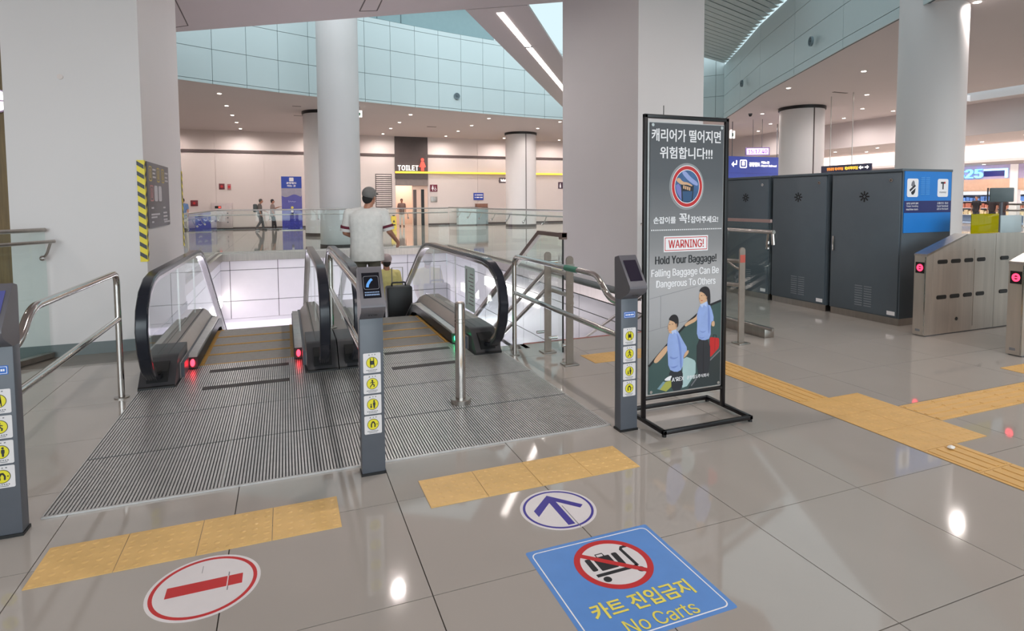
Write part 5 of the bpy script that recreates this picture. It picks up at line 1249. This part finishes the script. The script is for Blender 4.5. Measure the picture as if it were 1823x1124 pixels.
# ================================================================== PEOPLE
def remeshed(bm_obj, voxel, m, name, parent, smooth=4):
    me = bm_obj.mesh(name, m); o = bpy.data.objects.new('tmp', me); C.objects.link(o)
    md = o.modifiers.new('r', 'REMESH'); md.mode = 'VOXEL'; md.voxel_size = voxel
    sm = o.modifiers.new('s', 'SMOOTH'); sm.factor = .5; sm.iterations = smooth
    bpy.context.view_layer.update()
    out = bpy.data.meshes.new_from_object(o.evaluated_get(bpy.context.evaluated_depsgraph_get()))
    bpy.data.objects.remove(o); bpy.data.meshes.remove(me)
    out.materials.clear(); out.materials.append(m); out.shade_smooth(); out.name = name
    return link(name, out, parent)
def V(*a): return Vector(a)
def hand(t, wrist, dirv, palm_n, k=1.0, curl=.6):
    """palm plus five unequal bent fingers; dirv points along the hand, palm_n out of the palm"""
    d = Vector(dirv).normalized(); n_ = Vector(palm_n); n_ = (n_ - d * n_.dot(d)).normalized(); sdv = d.cross(n_)
    c = wrist + d * .05 * k
    for q in range(4):
        off = sdv * (q - 1.5) * .019 * k
        t.caps(wrist + off * .5, wrist + d * .085 * k + off, .014 * k, .0115 * k, 8)
        L = (.040, .046, .044, .034)[q] * k; a = wrist + d * .088 * k + off
        b = a + (d * math.cos(curl) + n_ * math.sin(curl)) * L; e = b + (d * math.cos(curl * 2.1) + n_ * math.sin(curl * 2.1)) * L * .85
        t.caps(a, b, .0105 * k, .0095 * k, 8); t.caps(b, e, .0095 * k, .008 * k, 8)
    a = wrist + d * .03 * k - sdv * .028 * k; b = a + (d * .7 - sdv * .6 + n_ * .3).normalized() * .038 * k; e = b + (d * .9 + n_ * .4).normalized() * .03 * k
    t.caps(wrist, a, .015 * k, .013 * k, 8); t.caps(a, b, .0125 * k, .011 * k, 8); t.caps(b, e, .011 * k, .009 * k, 8)
def person(label, loc, rotz, h=1.72, shirt=(220, 218, 214), trousers=(80, 76, 66), hair=(40, 36, 34), shoes=(40, 38, 38), skin=None, voxel=.014, group=None,
           armL=None, armR=None, legL=None, legR=None, turn=0, lean=0, sleeve=.55, hat=None, cuff=None, bulk=1.0, skirt=False, shorts=False, hunch=0, tilt=0):
    r = thing('person', label, 'person', loc, rotz, group)
    k = h / 1.72
    P = lambda x, y, z: V(x, y + lean * max(0, z - .9), z) * k
    sk = skin or m_skin
    B = bulk
    sh = [P(-.185 * B, 0, 1.40), P(.185 * B, 0, 1.40)]
    arms = [armL or [(-.235, -.02, 1.13), (-.235, .06, .90)], armR or [(.235, -.02, 1.13), (.235, .06, .90)]]
    legs = [legL or [(-.10, .01, .48), (-.105, -.01, .085)], legR or [(.10, .01, .48), (.105, -.01, .085)]]
    hip = [P(-.09, 0, .90), P(.09, 0, .90)]
    hc = P(tilt, .02 + hunch, 1.615)
    cs, sn = math.cos(turn), math.sin(turn)
    def H(x, y, z): return hc + V(x * cs - y * sn, x * sn + y * cs, z) * k
    b = M()
    # trunk and neck
    L = lambda z: lean * max(0, z - .9)
    b.loft([(0, L(z), z, a * B, c * B) for z, a, c in ((.84, .150, .10), (.92, .160, .108), (1.05, .136, .095), (1.2, .150, .102), (1.32, .165, .105), (1.40, .14, .085), (1.45, .07, .06))], k)
    b.caps(P(-.14 * B, 0, 1.385), P(.14 * B, 0, 1.385), .052 * k, .052 * k); b.caps(P(0, 0, 1.40), hc - V(0, .01, .06) * k, .062 * k, .054 * k)
    # head with jaw, nose and ears
    b.sphere(H(0, -.012, .03), (.074 * k, .092 * k, .088 * k), 18); b.sphere(H(0, .018, -.03), (.060 * k, .070 * k, .078 * k), 16); b.sphere(H(0, .055, -.075), (.032 * k, .03 * k, .025 * k), 10)
    b.caps(H(0, .088, .005), H(0, .104, -.026), .010 * k, .014 * k, 8)
    for q in (-1, 1): b.sphere(H(q * .077, -.005, -.01), (.012 * k, .022 * k, .033 * k), 10)
    s = M(); tr = M(); so = M()
    for i in (0, 1):
        el, wr = P(*arms[i][0]), P(*arms[i][1])
        b.caps(sh[i], el, .050 * k, .039 * k); b.caps(el, wr, .040 * k, .026 * k)
        dv = (wr - el).normalized(); hand(b, wr, dv, V(-1 if i else 1, .2, 0) if abs(dv.z) > .5 else V(0, 0, -1), k)
        e2 = sh[i].lerp(el, min(1, sleeve * 1.25)); s.caps(sh[i], e2, .066 * k, .064 * k)
        if sleeve > 1: s.caps(el, el.lerp(wr, .92), .054 * k, .040 * k)
        if cuff:
            cd = (el - sh[i]).normalized()
            c0 = sh[i].lerp(el, sleeve * 1.25)
            M().tube([c0 - cd * .0 * k, c0 + cd * .035 * k], .076 * k, 18).obj('sleeve_band', cuff[0], r); M().tube([c0 + cd * .035 * k, c0 + cd * .075 * k], .075 * k, 18).obj('sleeve_edge', cuff[1], r)
        kn, an = P(*legs[i][0]), P(*legs[i][1])
        b.caps(hip[i], kn, .080 * k, .055 * k); b.caps(kn, an, .054 * k, .036 * k); b.sphere(kn.lerp(an, .28) - V(0, .012, 0) * k, (.052 * k, .056 * k, .10 * k), 12)
        b.caps(an - V(0, .02, .035) * k, an + V(0, .13, -.05) * k, .036 * k, .028 * k)
        tr.caps(hip[i], kn, .098 * k, .076 * k)
        if not shorts: tr.caps(kn, an + V(0, 0, .03) * k, .075 * k, .060 * k)
        so.caps(an - V(0, .03, .042) * k, an + V(0, .15, -.052) * k, .043 * k, .034 * k)
    remeshed(b, voxel * .62, sk, 'body', r, 3)
    s.loft([(0, L(z), z, a * B, c * B) for z, a, c in ((.76, .182, .132), (.84, .182, .132), (1.0, .172, .125), (1.15, .172, .122), (1.28, .186, .124), (1.37, .185, .112), (1.425, .135, .088), (1.462, .075, .068))], k)
    s.caps(P(-.165 * B, 0, 1.392), P(.165 * B, 0, 1.392), .070 * k, .070 * k); s.caps(P(-.165 * B, 0, 1.392), P(-.05, 0, 1.44), .068 * k, .05 * k); s.caps(P(.165 * B, 0, 1.392), P(.05, 0, 1.44), .068 * k, .05 * k)
    mk = lambda nm, c, ro=.8: mat('cloth_%d_%d_%d' % c, c, ro, noise=.06, scale=18, bump=.3)
    remeshed(s, voxel, mk('s', shirt), 'shirt', r, 5)
    tr.loft([(0, 0, .74, .165, .115), (0, 0, .85, .17, .12), (0, 0, 1.0, .155, .112)], k)
    remeshed(tr, voxel, mk('t', trousers), 'skirt' if skirt else 'trousers', r, 4)
    remeshed(so, voxel, mk('o', shoes), 'shoes', r, 2)
    hm = M(); hm.sphere(H(0, -.022, .038), (.084 * k, .098 * k, .092 * k), 18); hm.sphere(H(0, -.055, -.02), (.070 * k, .055 * k, .075 * k), 14)
    remeshed(hm, voxel * .7, mk('h', hair), 'hair', r, 3)
    for q in (-1, 1): M().sphere(H(q * .031, .083, .012), (.013 * k, .007 * k, .007 * k), 8).obj('eye', m_ink_k, r)
    M().sphere(H(0, .088, -.058), (.022 * k, .006 * k, .006 * k), 8).obj('mouth', mat('lip', (150, 84, 78), .5), r)
    if hat:
        cp = M(); cp.sphere(H(0, -.016, .046), (.096 * k, .112 * k, .092 * k), 18); cp.caps(H(-.05, .09, .05), H(.05, .09, .05), .012 * k, .012 * k); cp.caps(H(-.035, .13, .04), H(.035, .13, .04), .010 * k, .010 * k)
        remeshed(cp, voxel * .8, mk('c', hat), 'cap', r, 3)
    return r
mar = (mat('band_maroon', (104, 34, 52), .8), mat('band_white', (214, 210, 208), .8))
person('man in a white T-shirt with maroon sleeve bands, seen from behind on the right escalator', (.985, 7.78, -.004), -.25, 1.67, (222, 220, 216), (92, 86, 74), (34, 32, 32), voxel=.010, turn=-.55,
       bulk=1.25, armR=[(.30, .0, 1.15), (.38, .20, 1.01)], armL=[(-.28, .02, 1.14), (-.17, .22, 1.05)], tilt=.05, hat=(120, 118, 116), cuff=mar, sleeve=.52)
wo = person('woman in a pale yellow top and checked cap, lower down the right escalator', (1.49, 9.40, -.935), .1, 1.58, (222, 210, 140), (90, 90, 100), (44, 36, 34), voxel=.011, hat=(176, 160, 160), armR=[(.22, -.05, 1.13), (.18, -.18, .95)])
sc_ = thing('suitcase', 'large black suitcase standing on the right escalator step behind the woman', 'suitcase', (1.535, 8.60, -.478))
M().box(-.185, .185, -.12, .12, .06, .74, .03).obj('shell', mat('case_black', (16, 15, 18), .45, noise=.1), sc_)
M().tube(bend([(-.1, 0, .73), (-.1, 0, .79), (.1, 0, .79), (.1, 0, .73)], .03), .013, 8).obj('handle', m_black, sc_)
for xa in (-.15, .15):
    for ya in (-.09, .09): M().tube([(xa - .02, ya, .03), (xa + .02, ya, .03)], .03, 12).obj('wheel', m_ink_g, sc_)
M().box(-.187, .187, -.005, .005, .08, .72).obj('zip', m_dark, sc_); M().tube([(-.08, .1, .70), (-.08, .1, 1.0), (.08, .1, 1.0), (.08, .1, .70)], .008, 8).obj('pull_handle', m_steel, sc_)
p = person('walking person with grey backpack and grey clothes before the far wall', (-1.25, 34.2, 0), -PI / 2, 1.68, (104, 98, 96), (92, 92, 96), (70, 66, 62), voxel=.02, hunch=.06, legL=[(-.10, .12, .50), (-.105, .16, .085)], legR=[(.10, .03, .48), (.105, -.18, .12)], armL=[(-.24, .05, 1.14), (-.22, .28, 1.05)])
bp_ = M(); bp_.box(-.16, .16, -.32, -.12, .98, 1.42, .05); bp_.obj('backpack', mat('pack_grey', (78, 86, 88), .7), p)
person('walking person in grey top and black trousers just right of the backpack walker', (-.62, 34.5, 0), -PI / 2, 1.66, (150, 132, 126), (38, 36, 42), (50, 44, 42), voxel=.02, armL=[(-.24, .1, 1.2), (-.2, .36, 1.3)], legR=[(.10, .1, .5), (.105, .15, .085)])
person('person in a blue shirt leaning at the far end, half hidden by the left pillar', (-4.75, 33.2, 0), 0, 1.72, (92, 120, 160), (70, 66, 70), (40, 38, 40), voxel=.02, lean=.25)
person('small person in brown top and pale trousers at the toilet entrance', (6.62, 35.6, 0), PI, 1.66, (118, 92, 84), (206, 200, 192), (60, 44, 40), voxel=.02, legL=[(-.09, .08, .5), (-.10, .1, .085)])
for (x, y, l, c) in ((36.9, 21.6, 'shopper in black crouched near the left end of the shop', (34, 32, 36)), (37.1, 20.9, 'shopper in dark clothes at the middle of the shop front', (48, 40, 42)), (37.0, 20.35, 'shopper with brown hair beside the dark monitor', (58, 46, 44)), (36.8, 19.6, 'shop clerk in white right of the dark monitor', (226, 214, 212))):
    person(l, (x, y, 0), PI / 2, 1.62, c, (60, 60, 70), (34, 28, 26), voxel=.022)
